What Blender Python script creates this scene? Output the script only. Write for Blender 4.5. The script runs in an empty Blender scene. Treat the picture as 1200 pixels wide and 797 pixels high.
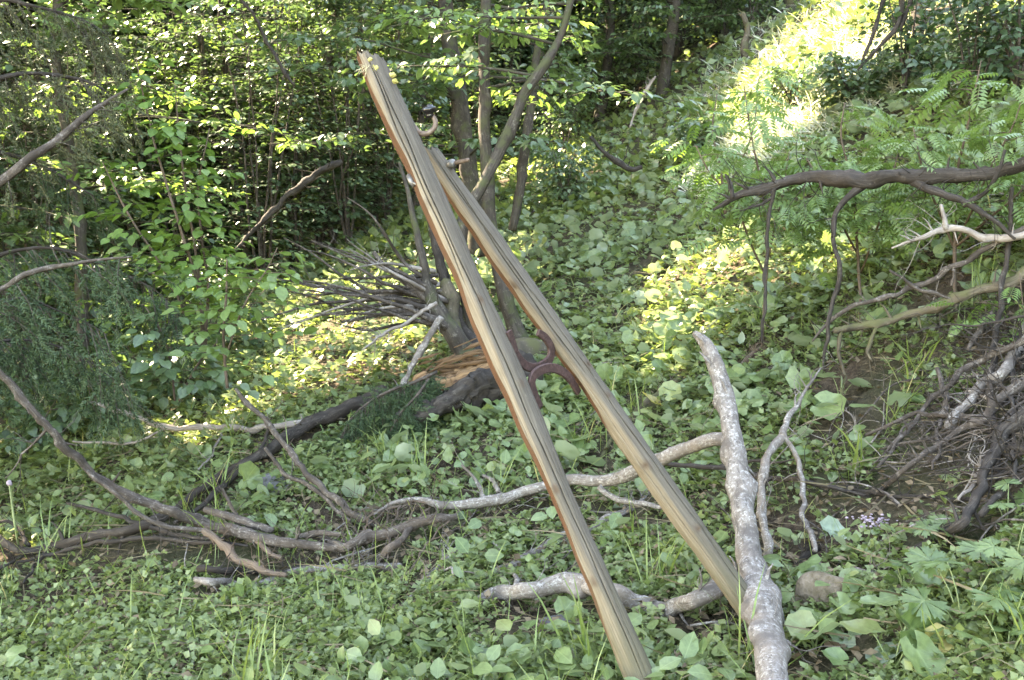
import bpy, math
import numpy as np
from mathutils import Vector
sc = bpy.context.scene
C = sc.collection
R = math.radians
rng = np.random.default_rng(11)

# ------------------------------------------------------------ camera, sky, sun, exposure
PITCH = R(8); FPX = 35 / 36 * 1200
CAM = np.array([0, 0, 1.55])
cd = bpy.data.cameras.new('camera'); cam = bpy.data.objects.new('camera', cd); C.objects.link(cam)
cam.location = CAM; cam.rotation_euler = (R(90) - PITCH, 0, 0)
cd.lens = 35; cd.sensor_width = 36; cd.clip_start = 0.05; cd.clip_end = 500
cd.dof.use_dof = True; cd.dof.focus_distance = 3.4; cd.dof.aperture_fstop = 14
sc.camera = cam
SUN = np.array([-0.62, 0.45, 0.68]); SUN = SUN / np.linalg.norm(SUN)
w = bpy.data.worlds.new('World'); sc.world = w; w.use_nodes = True
wt = w.node_tree
sky = wt.nodes.new('ShaderNodeTexSky'); sky.sky_type = 'NISHITA'; sky.sun_disc = False
sky.sun_elevation = math.asin(SUN[2]); sky.sun_rotation = math.atan2(SUN[0], SUN[1])
bg = wt.nodes['Background']; bg.inputs[1].default_value = 0.15
wt.links.new(sky.outputs[0], bg.inputs[0])
sl = bpy.data.lights.new('sun', 'SUN'); sl.energy = 3.8; sl.angle = R(0.5); sl.color = (1, .97, .92)
so = bpy.data.objects.new('sun', sl); C.objects.link(so)
so.rotation_euler = Vector(-SUN).to_track_quat('-Z', 'Y').to_euler()
so.location = (-20, 15, 25)
sc.view_settings.view_transform = 'Standard'; sc.view_settings.look = 'None'
sc.view_settings.use_white_balance = True; sc.view_settings.white_balance_temperature = 9100; sc.view_settings.white_balance_tint = 10
sc.view_settings.exposure = 4.25; sc.view_settings.gamma = 1
cy = sc.cycles
cy.max_bounces = 7; cy.diffuse_bounces = 4; cy.glossy_bounces = 2; cy.transmission_bounces = 4; cy.transparent_max_bounces = 4
cy.use_denoising = True; cy.volume_bounces = 0
cy.caustics_reflective = False; cy.caustics_refractive = False

# ------------------------------------------------------------ terrain maths
def wav(x, y, seed, freq, n=6):
    r = np.random.default_rng(seed); o = 0
    for i in range(n):
        a = r.uniform(0, 6.283); f = freq * r.uniform(.6, 1.7); p = r.uniform(0, 6.283)
        o = o + np.sin((x * math.cos(a) + y * math.sin(a)) * f + p)
    return o / n * 1.6
def gz0(x, y):
    x = np.asarray(x, float); y = np.asarray(y, float)
    s0, s1 = .10, .72
    a = x + .12; xp = np.clip(a, 0, 2.4)
    h = s0 * x + np.where(a < 0, 0, (s1 - s0) * (xp ** 2 / 4.8 + np.maximum(a - 2.4, 0)))
    h = h - .06 * np.maximum(-x - 1.5, 0)
    yy = np.maximum(y - 4, 0); k = 1 / (1 + np.exp(-(x + 3)))
    return h + .04 * (np.minimum(y, 4) - 2) + yy * (.02 + .14 * k) + .32 * np.maximum(y - 19, 0) * (1 / (1 + np.exp((x - 5) / 2)))
def gz(x, y):
    return gz0(x, y) + .03 * wav(x, y, 3, 2.2) + .018 * wav(x, y, 4, 6)
def ray(px, py):
    u = (px - 600) / FPX; v = (398.5 - py) / FPX
    return np.array([u, math.cos(PITCH) + v * math.sin(PITCH), -math.sin(PITCH) + v * math.cos(PITCH)])
def P(px, py, d): return CAM + d * ray(px, py)
_t = np.linspace(.6, 60, 9000)
def GD(px, py):
    p = CAM + _t[:, None] * ray(px, py)
    s = p[:, 2] - gz(p[:, 0], p[:, 1]); i = int(np.argmax(s < 0))
    return float(_t[i]) if s[i] < 0 else 60.
def G(px, py): return P(px, py, GD(px, py))
def B(px, d):
    x = (px - 600) / FPX * d; y = d
    return np.array([x, y, float(gz(x, y))])

# sun patches on the ground (gaps are cut into the canopy along the sun's path to make them)
PATCH = []
def patch(px, py, rx, ry, rot=0, thr=0.0, d=None):
    p = G(px, py) if d is None else P(px, py, d)
    PATCH.append((p[0], p[1], rx, ry, rot, thr))
patch(690, 140, .6, 1.4, 0, 0); patch(720, 70, 1.5, 4, 0, .15); patch(800, 60, 1.2, 3, 0, .2); patch(370, 420, .8, 1.4, -.3, -.5); patch(580, 200, .8, 2, 0, -.2); patch(335, 440, 1.0, 1.5, -.3, -.5); patch(400, 385, 1.1, 2.0, -.2, -.5); patch(470, 305, 1.5, 3.4, 0, -.8); patch(280, 480, .5, .6, 0, 0)
patch(40, 640, .9, .3, 0, -.4); patch(140, 605, .6, .3, 0, -.2); patch(0, 670, .5, .35, 0, -.2); patch(20, 740, .35, .2, 0, .1)
patch(825, 345, .7, 1.3, 0, -.2); patch(870, 290, .7, 1.1, 0, 0); patch(795, 410, .55, .9, 0, 0); patch(745, 435, .4, .45, 0, 0); patch(990, 300, .4, .6, 0, .2); patch(1080, 290, .3, .4, 0, .2)
patch(965, 75, .9, 2.2, -.4, -.5); patch(1010, 20, 1.3, 2.8, -.4, -.6); patch(935, 140, .6, .9, 0, -.1)
patch(640, 220, 1.0, 3, 0, -.3); patch(620, 200, 1.2, 3, 0, -.3); patch(930, 300, .4, .6, 0, .3)
patch(1165, 15, .6, 1.0, 0, .1)
patch(660, 555, .22, .2, 0, .1); patch(520, 420, .3, .3, 0, 0, 6.3)
def sunlit(pts):
    """which points of a crown would stand between the sun and one of the sun patches"""
    p = np.array(pts, float); x, y, z = p[:, 0].copy(), p[:, 1].copy(), p[:, 2]
    t = np.zeros(len(p))
    for _ in range(14):
        t = (z - gz0(x, y)) / SUN[2] * .9 + .1 * t
        x = p[:, 0] - SUN[0] * t; y = p[:, 1] - SUN[1] * t
    m = np.zeros(len(p), bool)
    n = wav(x, y, 21, 3.2) * .6 + wav(x, y, 22, 7.5) * .5
    stray = (wav(x, y, 23, 2.3) * .5 + wav(x, y, 24, 6.5) * .8 > 1.08)                # stray small gaps
    for (cx, cy_, rx, ry, ro, th) in PATCH:
        dx, dy = x - cx, y - cy_
        a = dx * math.cos(ro) + dy * math.sin(ro); b = -dx * math.sin(ro) + dy * math.cos(ro)
        e = (a / rx) ** 2 + (b / ry) ** 2
        m |= (1.35 - e + .55 * n > .55 + th)
    out = (p[:, 2] > 1.6 + .215 * p[:, 1]) | (p[:, 0] < -.53 * p[:, 1] - .3)
    return (t > 1.2) & ((m & (out | (rng.random(len(p)) < .35))) | (stray & out))

# ------------------------------------------------------------ mesh helpers
def make_mesh(name, V, faces, mat=None, attr=None, smooth=True, tcol=None):
    """faces: list of (n,k) index arrays; attr: dict name -> (n,3) point vectors"""
    V = np.asarray(V, np.float32); me = bpy.data.meshes.new(name)
    faces = [np.asarray(f, np.int32) for f in faces if len(f)]
    me.vertices.add(len(V)); me.vertices.foreach_set('co', V.ravel())
    li = np.concatenate([f.ravel() for f in faces]); tot = np.concatenate([np.full(len(f), f.shape[1], np.int32) for f in faces])
    st = np.concatenate([[0], np.cumsum(tot)[:-1]]).astype(np.int32)
    me.loops.add(len(li)); me.loops.foreach_set('vertex_index', li)
    me.polygons.add(len(tot)); me.polygons.foreach_set('loop_start', st); me.polygons.foreach_set('loop_total', tot)
    me.polygons.foreach_set('use_smooth', np.full(len(tot), smooth))
    for k, a in (attr or {}).items():
        t = me.attributes.new(k, 'FLOAT_VECTOR', 'POINT'); t.data.foreach_set('vector', np.asarray(a, np.float32).ravel())
    if mat: me.materials.append(mat)
    me.update(calc_edges=True); me.validate()
    return me
def tag(o, label=None, cat=None, group=None, kind=None):
    if label: o['label'] = label
    if cat: o['category'] = cat
    if group: o['group'] = group
    if kind: o['kind'] = kind
    return o
def thing(name, label, cat, loc, group=None):
    o = bpy.data.objects.new(name, None); C.objects.link(o); o.location = loc; o.empty_display_size = .1
    o['_b'] = [float(v) for v in loc]
    return tag(o, label, cat, group)
def base_of(o):
    while o.parent: o = o.parent
    return np.array(o.location)
def obj(name, geo, mat, parent=None, loc=None, smooth=True):
    V, F, A = geo
    b = base_of(parent) if parent else (np.array(loc) if loc is not None else np.zeros(3))
    me = make_mesh(name, np.asarray(V) - b, F, mat, A, smooth)
    o = bpy.data.objects.new(name, me); C.objects.link(o)
    if parent: o.parent = parent
    else: o.location = b
    return o
def merge(gs):
    gs = [g for g in gs if g is not None and len(g[0])]
    V = []; F = {}; A = {}; n = 0
    for v, f, a in gs:
        V.append(v)
        for x in f:
            x = np.asarray(x)
            if len(x): F.setdefault(x.shape[1], []).append(x + n)
        for k in a: A.setdefault(k, []).append(a[k])
        n += len(v)
    return np.concatenate(V), [np.concatenate(x) for x in F.values()], {k: np.concatenate(x) for k, x in A.items() if sum(map(len, x)) == n}
def spline(pts, step):
    """Catmull-Rom through rows (x,y,z,r) resampled about every step metres"""
    p = np.asarray(pts, float)
    if len(p) == 2: p = np.array([p[0], (p[0] + p[1]) / 2, p[1]])
    e = np.vstack([2 * p[0] - p[1], p, 2 * p[-1] - p[-2]]); out = []
    for i in range(1, len(e) - 2):
        n = max(2, int(np.linalg.norm(e[i + 1, :3] - e[i, :3]) / step))
        t = np.linspace(0, 1, n, endpoint=False)[:, None]
        a, b, c, d = e[i - 1], e[i], e[i + 1], e[i + 2]
        out.append(.5 * (2 * b + (c - a) * t + (2 * a - 5 * b + 4 * c - d) * t ** 2 + (3 * b - a - 3 * c + d) * t ** 3))
    out.append(p[-1:]); o = np.concatenate(out); o[:, 3] = np.maximum(o[:, 3], .0006)
    return o
def tube(rows, seg=8, step=.05, wig=0., rough=0., seed=None, knots=0, capr=.6):
    """a bark-covered stem along rows (x,y,z,r)"""
    r_ = np.random.default_rng(rng.integers(1e9) if seed is None else seed)
    s = spline(rows, step); n = len(s)
    if wig:
        for k in range(3):
            nz = r_.normal(size=(n, 3)); ker = np.hanning(3 + 4 * k + 2); ker /= ker.sum()
            if len(ker) > n: continue
            for j in range(3): s[:, j] += wig * np.convolve(nz[:, j], ker, 'same') * np.hanning(n + 2)[1:-1] ** .3 * (k + 1) * .5
    T = np.gradient(s[:, :3], axis=0); T /= np.linalg.norm(T, axis=1)[:, None] + 1e-9
    N = np.zeros((n, 3)); u = np.array([0, 0, 1.]) if abs(T[0, 2]) < .9 else np.array([1., 0, 0])
    u = u - T[0] * (u @ T[0]); N[0] = u / np.linalg.norm(u)
    for i in range(1, n):
        u = N[i - 1] - T[i] * (N[i - 1] @ T[i]); N[i] = u / (np.linalg.norm(u) + 1e-9)
    Bn = np.cross(T, N); L = np.concatenate([[0], np.cumsum(np.linalg.norm(np.diff(s[:, :3], axis=0), axis=1))])
    th = np.arange(seg) / seg * 2 * math.pi
    rad = np.repeat(s[:, 3:4], seg, 1)
    if rough:
        ph = r_.uniform(0, 6.28, 8)
        q = L[:, None] / max(s[:, 3].max(), .004)
        rad = rad * (1 + rough * (np.sin(2 * th + .5 * q + ph[0]) * .5 + np.sin(3 * th - .9 * q + ph[1]) * .4 + np.sin(.55 * q + ph[2]) * .5 + np.sin(1.3 * q + ph[3]) * .35 + r_.normal(size=(n, seg)) * .35))
    for _ in range(knots):
        i0 = r_.integers(1, n - 1); a0 = r_.uniform(0, 6.28); rr = s[i0, 3]
        d = ((L - L[i0])[:, None] / (rr * .9)) ** 2 + ((((th - a0 + math.pi) % (2 * math.pi)) - math.pi) / .6) ** 2
        rad = rad + rr * r_.uniform(.25, .6) * np.exp(-d)
    V = s[:, None, :3] + rad[..., None] * (np.cos(th)[None, :, None] * N[:, None] + np.sin(th)[None, :, None] * Bn[:, None])
    tv = np.stack([np.repeat(np.cos(th)[None], n, 0), np.repeat(np.sin(th)[None], n, 0), np.repeat(L[:, None], seg, 1)], -1)
    i = np.arange(n - 1)[:, None] * seg; j = np.arange(seg)[None]; k = (j + 1) % seg
    Q = np.stack([i + j, i + k, i + seg + k, i + seg + j], -1).reshape(-1, 4)
    V = V.reshape(-1, 3); tv = tv.reshape(-1, 3); m = len(V)
    e0 = s[0, :3] - T[0] * s[0, 3] * capr * .3; e1 = s[-1, :3] + T[-1] * s[-1, 3] * capr
    V = np.vstack([V, e0, e1]); tv = np.vstack([tv, [0, 0, 0], [0, 0, L[-1]]])
    jj = np.arange(seg); kk = (jj + 1) % seg
    Tr = np.vstack([np.stack([np.full(seg, m), kk, jj], -1), np.stack([np.full(seg, m + 1), m - seg + jj, m - seg + kk], -1)])
    return V, [Q, Tr], {'tv': tv}
CLEAR = []
def rows(pts, clampg=True):
    """pixels with depth (number, or 'g' for lying on the ground) and radius in pixels -> world rows"""
    o = []
    for q in pts:
        px, py, d, r = q[:4]
        if d == 'g':
            d = GD(px, py); rr = r * d / FPX; p = P(px, py, d) + np.array([0, 0, rr * .7])
        else:
            p = P(px, py, d)
            if py > 380 and clampg:
                d = min(d, GD(px, py) - (r * d / FPX + .06) / .40); p = P(px, py, d)
        o.append((*p, r * d / FPX))
    return o
def shoots(path, n, ln, r0, up=.2, seg=4, spread=1., t0=.2, seed=0, kink=.3, sub=0):
    """thin dead twigs growing out of a path of rows"""
    r_ = np.random.default_rng(seed); s = spline(path, .04); g = []
    for _ in range(n):
        i = int((t0 + (1 - t0) * r_.random()) * (len(s) - 2)); t = s[i + 1, :3] - s[i, :3]; t /= np.linalg.norm(t) + 1e-9
        d = t * r_.uniform(.2, 1) + r_.normal(size=3) * .6 * spread + np.array([0, 0, up]); d /= np.linalg.norm(d)
        l = ln * r_.uniform(.4, 1.2); m = 5; p = [s[i, :3]]
        for k in range(m):
            d = d + r_.normal(size=3) * kink; d /= np.linalg.norm(d); p.append(p[-1] + d * l / m)
        rr = min(r0, s[i, 3] * .7)
        rw = [(*q, rr * (1 - .8 * k / m)) for k, q in enumerate(p)]
        g.append(tube(rw, seg, l / 8))
        if sub: g.append(shoots(rw, sub, l * .5, rr * .6, up, 3, spread, .3, int(r_.integers(1e9)), kink))
    return merge(g) if any(x is not None for x in g) else None

# ------------------------------------------------------------ leaves
def T_ovate(w=.62, fold=.10, droop=.18):
    y = np.array([0, .22, .5, .78, 1.0]); hw = np.array([0, .42, .5, .3, 0]) * w
    V = []; ix = []
    for a, b in zip(y, hw):
        z = -droop * a * a
        if b == 0: V.append((0, a, z))
        else: V += [(-b, a, z + fold * b / w), (0, a, z), (b, a, z + fold * b / w)]
    V = np.array(V)
    tri = [(0, 2, 1), (0, 3, 2), (7, 8, 10), (8, 9, 10)]
    quad = [(1, 2, 5, 4), (2, 3, 6, 5), (4, 5, 8, 7), (5, 6, 9, 8)]
    return V, np.array(tri), np.array(quad)
def T_small():
    V = np.array([(0, 0, 0), (-.3, .45, .06), (0, .5, -.02), (.3, .45, .06), (0, 1, -.14)])
    return V, np.array([(0, 2, 1), (0, 3, 2), (1, 2, 4), (2, 3, 4)]), np.zeros((0, 4), int)
def T_round(n=16, cup=.12, wavy=.05, notch=.5, teeth=.05, seed=0):
    r_ = np.random.default_rng(seed); V = [(0, .0, 0)]
    for ring, rr in ((0, .5), (1, 1.)):
        for i in range(n):
            a = -math.pi / 2 + .28 + (2 * math.pi - .56) * i / (n - 1)
            k = 1 - .18 * abs(math.cos(a - math.pi / 2) - 1) * .4
            e = rr * .5 * (k + (teeth * (1 if i % 2 else -1) if ring else 0))
            x = math.cos(a) * e; y = math.sin(a) * e + .12
            V.append((x, y, cup * rr * rr + (wavy * math.sin(3 * a + seed) + r_.normal() * .015) * rr - .12 * max(y, 0)))
    tri = [(0, 1 + i, 2 + i) for i in range(n - 1)]
    quad = [(1 + i, 1 + n + i, 2 + n + i, 2 + i) for i in range(n - 1)]
    V = np.array(V); V[:, 1] += .1
    return V, np.array(tri), np.array(quad)
def combine(parts):
    V = []; T = []; Q = []; n = 0
    for v, t, q in parts: V.append(v); T.append(t + n); Q.append(q + n); n += len(v)
    return np.concatenate(V), np.concatenate(T), np.concatenate(Q)
def xf(t, s=1, rz=0, off=(0, 0, 0), rx=0, sx=1):
    v = t[0] * np.array([s * sx, s, s]); c, sn = math.cos(rx), math.sin(rx)
    v = np.stack([v[:, 0], v[:, 1] * c - v[:, 2] * sn, v[:, 1] * sn + v[:, 2] * c], -1)
    c, sn = math.cos(rz), math.sin(rz)
    v = np.stack([v[:, 0] * c - v[:, 1] * sn, v[:, 0] * sn + v[:, 1] * c, v[:, 2]], -1) + np.array(off)
    return v, t[1], t[2]
def T_trefoil():
    o = T_small()
    return combine([xf(o, .6, 0, (0, .42, 0), 0, 1.25), xf(o, .55, 1.35, (-.02, .4, 0), 0, 1.25), xf(o, .55, -1.35, (.02, .4, 0), 0, 1.25),
                    (np.array([(-.012, 0, -.05), (.012, 0, -.05), (.01, .42, 0), (-.01, .42, 0)]), np.zeros((0, 3), int), np.array([(0, 1, 2, 3)]))])
def T_pinnate(n=6):
    o = T_small(); ps = []
    for i in range(n):
        y = .16 + .7 * i / (n - 1); z = -.18 * y * y; s = .36 * (1 - .35 * abs(i - 2.2) / n)
        for sg in (-1, 1): ps.append(xf(o, s, sg * 1.15, (0, y, z), -.2, .62))
    ps.append(xf(o, .3, 0, (0, .88, -.14), -.3, .65))
    ps.append((np.array([(-.008, 0, 0), (.008, 0, 0), (.006, .5, -.045), (-.006, .5, -.045), (.004, .92, -.15), (-.004, .92, -.15)]), np.zeros((0, 3), int), np.array([(0, 1, 2, 3), (3, 2, 4, 5)])))
    return combine(ps)
def T_palmate(k=5):
    ps = []
    lobe = (np.array([(0, 0, 0), (-.11, .3, .02), (-.2, .55, .03), (-.26, .8, .02), (-.1, .72, 0), (-.08, .98, -.04), (0, .82, -.02), (.08, .98, -.04), (.1, .72, 0), (.26, .8, .02), (.2, .55, .03), (.11, .3, .02), (0, .45, -.02)]),
            np.array([(0, 12, 1), (1, 12, 2), (2, 4, 3), (2, 12, 4), (4, 6, 5), (12, 6, 4), (12, 8, 6), (6, 8, 7), (12, 10, 8), (8, 10, 9), (12, 11, 10), (0, 11, 12)]), np.zeros((0, 4), int))
    for i in range(k):
        a = (i - (k - 1) / 2) * (2 * math.pi * .86 / k)
        ps.append(xf(lobe, .58 - .1 * abs(i - (k - 1) / 2) / k, a, (0, .1, 0), -.12))
    return combine(ps)
def T_needle(n=34, ln=.20):
    """a conifer twig: stalk and needles, unit length"""
    r_ = np.random.default_rng(5); V = [(-.006, 0, 0), (.006, 0, 0), (0, 1, -.06)]; T = [(0, 1, 2)]
    for i in range(n):
        y = .04 + .94 * i / n; a = r_.uniform(0, 6.283); d = np.array([math.cos(a), .75 + r_.uniform(-.2, .3), math.sin(a) * .7]); d /= np.linalg.norm(d)
        b = np.array([0, y, -.06 * y * y]); s = np.cross(d, [math.sin(a), .2, math.cos(a)]); s = s / np.linalg.norm(s) * .026
        m = len(V); V += [b - s, b + s, b + d * ln * r_.uniform(.7, 1.1)]; T.append((m, m + 1, m + 2))
    return np.array(V), np.array(T), np.zeros((0, 4), int)
def T_blade():
    y = np.array([0, .35, .7, 1]); z = np.array([0, .0, -.06, -.2]); hw = np.array([.012, .014, .01, 0])
    V = []
    for a, b, c in zip(y, z, hw): V += [(-c, a, b), (c, a, b)]
    return np.array(V[:-1]), np.array([(4, 5, 6)]), np.array([(0, 1, 3, 2), (2, 3, 5, 4)])
OV, SM, TRE, PIN, PALM, NEE, BLADE = T_ovate(), T_small(), T_trefoil(), T_pinnate(), T_palmate(), T_needle(), T_blade()
RND = [T_round(16, .1, .05, seed=1), T_round(16, .16, .07, seed=2), T_round(16, -.05, .06, seed=5)]
def leaves(tpl, pos, az, pitch, roll, size, sx=1., tone=None):
    """copies of a leaf: az = heading of the tip, pitch = tip up (+) or down (-), roll about the midrib"""
    n = len(pos)
    if n == 0: return None
    f = lambda a: np.broadcast_to(np.asarray(a, float), (n,))
    az, pitch, roll, size = f(az), f(pitch), f(roll), f(size)
    sx = f(sx)
    v = tpl[0]; k = len(v)
    x = v[None, :, 0] * (size * sx)[:, None]; y = v[None, :, 1] * size[:, None]; z = v[None, :, 2] * size[:, None]
    c, s = np.cos(roll)[:, None], np.sin(roll)[:, None]; x, z = x * c + z * s, -x * s + z * c
    c, s = np.cos(pitch)[:, None], np.sin(pitch)[:, None]; y, z = y * c - z * s, y * s + z * c
    c, s = np.cos(az)[:, None], np.sin(az)[:, None]; x, y = y * c + x * s, y * s - x * c
    V = np.stack([x, y, z], -1) + np.asarray(pos)[:, None]
    t = rng.random(n) if tone is None else np.clip(np.asarray(tone), 0, 1)
    A = np.stack([np.repeat(v[None, :, 0], n, 0), np.repeat(v[None, :, 1], n, 0), np.repeat(t[:, None], k, 1)], -1)
    o = (np.arange(n) * k)[:, None, None]
    F = []
    if len(tpl[1]): F.append((tpl[1][None] + o).reshape(-1, 3))
    if len(tpl[2]): F.append((tpl[2][None] + o).reshape(-1, 4))
    return V.reshape(-1, 3), F, {'lc': A.reshape(-1, 3)}

# ------------------------------------------------------------ materials
class NT:
    def __init__(s, name):
        s.m = bpy.data.materials.new(name); s.m.use_nodes = True; s.t = s.m.node_tree; s.n = s.t.nodes; s.n.clear()
        s.out = s.n.new('ShaderNodeOutputMaterial')
    def add(s, t, **k):
        n = s.n.new(t)
        for a, b in k.items():
            if a.startswith('i_'):
                q = a[2:]; n.inputs[int(q) if q.isdigit() else q.replace('_', ' ')].default_value = b
            else: setattr(n, a, b)
        return n
    def ln(s, a, b): s.t.links.new(a, b)
    def noise(s, vec, scale, detail=4, rough=.55, dist=0):
        n = s.add('ShaderNodeTexNoise', i_Scale=scale, i_Detail=detail, i_Roughness=rough, i_Distortion=dist); s.ln(vec, n.inputs['Vector']); return n.outputs['Fac']
    def ramp(s, f, stops):
        r = s.add('ShaderNodeValToRGB'); e = r.color_ramp.elements
        while len(e) < len(stops): e.new(.5)
        for q, (p, c) in zip(e, stops): q.position = p; q.color = (*c, 1) if len(c) == 3 else c
        s.ln(f, r.inputs[0]); return r.outputs[0]
    def mix(s, f, a, b, mode='MIX'):
        m = s.add('ShaderNodeMix', data_type='RGBA', blend_type=mode)
        for v, i in ((f, 0), (a, 6), (b, 7)):
            if isinstance(v, (int, float)): m.inputs[i].default_value = v
            elif isinstance(v, tuple): m.inputs[i].default_value = (*v, 1)
            else: s.ln(v, m.inputs[i])
        return m.outputs[2]
    def math(s, op, a, b=0.):
        m = s.add('ShaderNodeMath', operation=op)
        for v, i in ((a, 0), (b, 1)):
            if isinstance(v, (int, float)): m.inputs[i].default_value = v
            else: s.ln(v, m.inputs[i])
        return m.outputs[0]
    def scale(s, vec, v):
        m = s.add('ShaderNodeVectorMath', operation='MULTIPLY'); s.ln(vec, m.inputs[0]); m.inputs[1].default_value = v; return m.outputs[0]
def leaf_mat(name, c1, c2, trans=.32, rough=.42, spec=.5, rib=.25, dry=None, back=None):
    k = NT(name); at = k.add('ShaderNodeAttribute', attribute_name='lc'); sp = k.add('ShaderNodeSeparateXYZ'); k.ln(at.outputs['Vector'], sp.inputs[0])
    tc = k.add('ShaderNodeTexCoord'); ns = k.noise(tc.outputs['Object'], 55, 3)
    stops = [(0, c1), (.8, c2)]
    if dry: stops += [(.955, c2), (.975, dry)]
    col = k.ramp(sp.outputs[2], stops)
    col = k.mix(k.ramp(ns, [(.3, (0, 0, 0)), (.7, (1, 1, 1))]), k.mix(.82, (0, 0, 0), col), k.mix(.2, col, tuple(min(1, v * 1.8) for v in c2)))
    ax = k.math('ABSOLUTE', sp.outputs[0])
    vein = k.math('ABSOLUTE', k.math('SINE', k.math('MULTIPLY', k.math('SUBTRACT', sp.outputs[1], k.math('MULTIPLY', ax, .9)), 26.)))
    vm = k.math('MAXIMUM', k.math('LESS_THAN', ax, .018), k.math('MULTIPLY', k.math('LESS_THAN', vein, .16), .45))
    col = k.mix(k.math('MULTIPLY', vm, rib), col, (.22, .28, .12))
    if back:
        gm = k.add('ShaderNodeNewGeometry'); col = k.mix(gm.outputs['Backfacing'], col, back)
    p = k.add('ShaderNodeBsdfPrincipled', i_Roughness=rough); p.inputs['Specular IOR Level'].default_value = spec
    k.ln(col, p.inputs['Base Color'])
    tr = k.add('ShaderNodeBsdfTranslucent'); k.ln(k.mix(.75, col, (1.75, 1.95, .95), 'MULTIPLY'), tr.inputs[0])
    mx = k.add('ShaderNodeMixShader'); mx.inputs[0].default_value = trans
    k.ln(p.outputs[0], mx.inputs[1]); k.ln(tr.outputs[0], mx.inputs[2]); k.ln(mx.outputs[0], k.out.inputs[0])
    return k.m
def bark_mat(name, dark, mid, light, sc_=14, spot=.62, stretch=.25, moss=None, bump=.6, fine=90):
    k = NT(name); tc = k.add('ShaderNodeTexCoord'); at = k.add('ShaderNodeAttribute', attribute_name='tv')
    v = k.scale(at.outputs['Vector'], (1.0, 1.0, sc_ * stretch)); a = k.noise(v, 3.2, 6, .65, .4)
    b = k.noise(tc.outputs['Object'], sc_ * 2.2, 5, .6); f = k.noise(tc.outputs['Object'], fine, 3, .7)
    col = k.ramp(a, [(.3, dark), (.5, mid), (.75, tuple((m + l) / 2 for m, l in zip(mid, light)))])
    col = k.mix(k.ramp(k.math('ADD', k.math('MULTIPLY', b, .6), k.math('MULTIPLY', f, .4)), [(spot - .05, (0, 0, 0)), (spot + .05, (1, 1, 1))]), col, light)
    lg = k.noise(tc.outputs['Object'], 7, 5, .7, .6); col = k.mix(k.ramp(lg, [(.40, (1, 1, 1)), (.50, (0, 0, 0))]), col, k.mix(.45, dark, mid))
    col = k.mix(k.ramp(k.noise(tc.outputs['Object'], 3.1, 4, .6), [(.52, (0, 0, 0)), (.66, (.55, .55, .55))]), col, tuple(v * s for v, s in zip(mid, (1.2, 1.1, 1.0))))
    if moss:
        gm = k.add('ShaderNodeNewGeometry'); s = k.add('ShaderNodeSeparateXYZ'); k.ln(gm.outputs['Normal'], s.inputs[0])
        mn = k.noise(tc.outputs['Object'], 9, 4)
        col = k.mix(k.ramp(k.math('ADD', k.math('MULTIPLY', s.outputs[2], .2), mn), [(.52, (0, 0, 0)), (.68, (1, 1, 1))]), col, moss)
    p = k.add('ShaderNodeBsdfPrincipled', i_Roughness=.85); k.ln(col, p.inputs['Base Color']); p.inputs['Specular IOR Level'].default_value = .25
    bp = k.add('ShaderNodeBump', i_Strength=bump, i_Distance=.008); k.ln(k.math('ADD', a, k.math('MULTIPLY', f, .5)), bp.inputs['Height']); k.ln(bp.outputs[0], p.inputs['Normal'])
    k.ln(p.outputs[0], k.out.inputs[0]); return k.m
M = {}
M['leaf_ground'] = leaf_mat('ground_leaf', (.05, .085, .035), (.10, .15, .065), dry=(.28, .24, .08))
M['leaf_small'] = leaf_mat('small_leaf', (.085, .12, .038), (.175, .21, .08), rib=.1, spec=.5, rough=.38)
M['leaf_broad'] = leaf_mat('broad_leaf', (.085, .135, .045), (.17, .215, .09), rib=.5, dry=(.21, .225, .085), back=(.20, .24, .17), rough=.36, spec=.55)
M['leaf_palm'] = leaf_mat('lobed_leaf', (.072, .112, .036), (.12, .168, .06), rib=.3)
M['leaf_tree'] = leaf_mat('tree_leaf', (.05, .092, .04), (.105, .155, .07), rib=.15, rough=.34, spec=.6)
M['leaf_dark'] = leaf_mat('dark_leaf', (.03, .06, .027), (.06, .10, .045), rib=.15)
M['leaf_fresh'] = leaf_mat('fresh_leaf', (.08, .145, .035), (.14, .22, .06), trans=.4, rib=.2)
M['leaf_rowan'] = leaf_mat('rowan_leaf', (.085, .145, .04), (.155, .22, .075), trans=.35, rib=.1, rough=.38)
M['leaf_back'] = leaf_mat('thicket_leaf', (.045, .088, .045), (.095, .145, .075), trans=.2, rib=.15, rough=.34, spec=.6)
M['leaf_far'] = leaf_mat('far_leaf', (.04, .075, .04), (.075, .115, .06), trans=.15, rib=0)
M['needle'] = leaf_mat('needle', (.025, .05, .022), (.06, .09, .04), trans=.12, rib=0, rough=.6, spec=.3)
M['needle_dry'] = leaf_mat('old_needle', (.05, .065, .03), (.11, .11, .055), trans=.12, rib=0, rough=.6, spec=.3)
M['grass'] = leaf_mat('grass', (.09, .15, .035), (.22, .26, .08), trans=.3, rib=0, dry=(.45, .36, .18))
M['sun_pale_grass'] = leaf_mat('sun_pale_grass', (.45, .42, .33), (.66, .63, .54), trans=.25, rib=0, rough=.7, spec=.2)  # near-white grass colour that stands in for strong sunlight
M['litter'] = leaf_mat('litter', (.07, .045, .028), (.18, .13, .085), trans=.08, rib=.1, rough=.8, spec=.2)
M['yellow_leaf'] = leaf_mat('yellow_leaf', (.34, .28, .09), (.46, .38, .15), rib=.3)
M['pale_leaf'] = leaf_mat('pale_leaf', (.20, .25, .18), (.26, .31, .23), trans=.25, rib=.5, rough=.6)
M['bark_grey'] = bark_mat('lichen_bark', (.07, .057, .048), (.17, .142, .122), (.36, .33, .295), 30, .56, fine=170)
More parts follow.
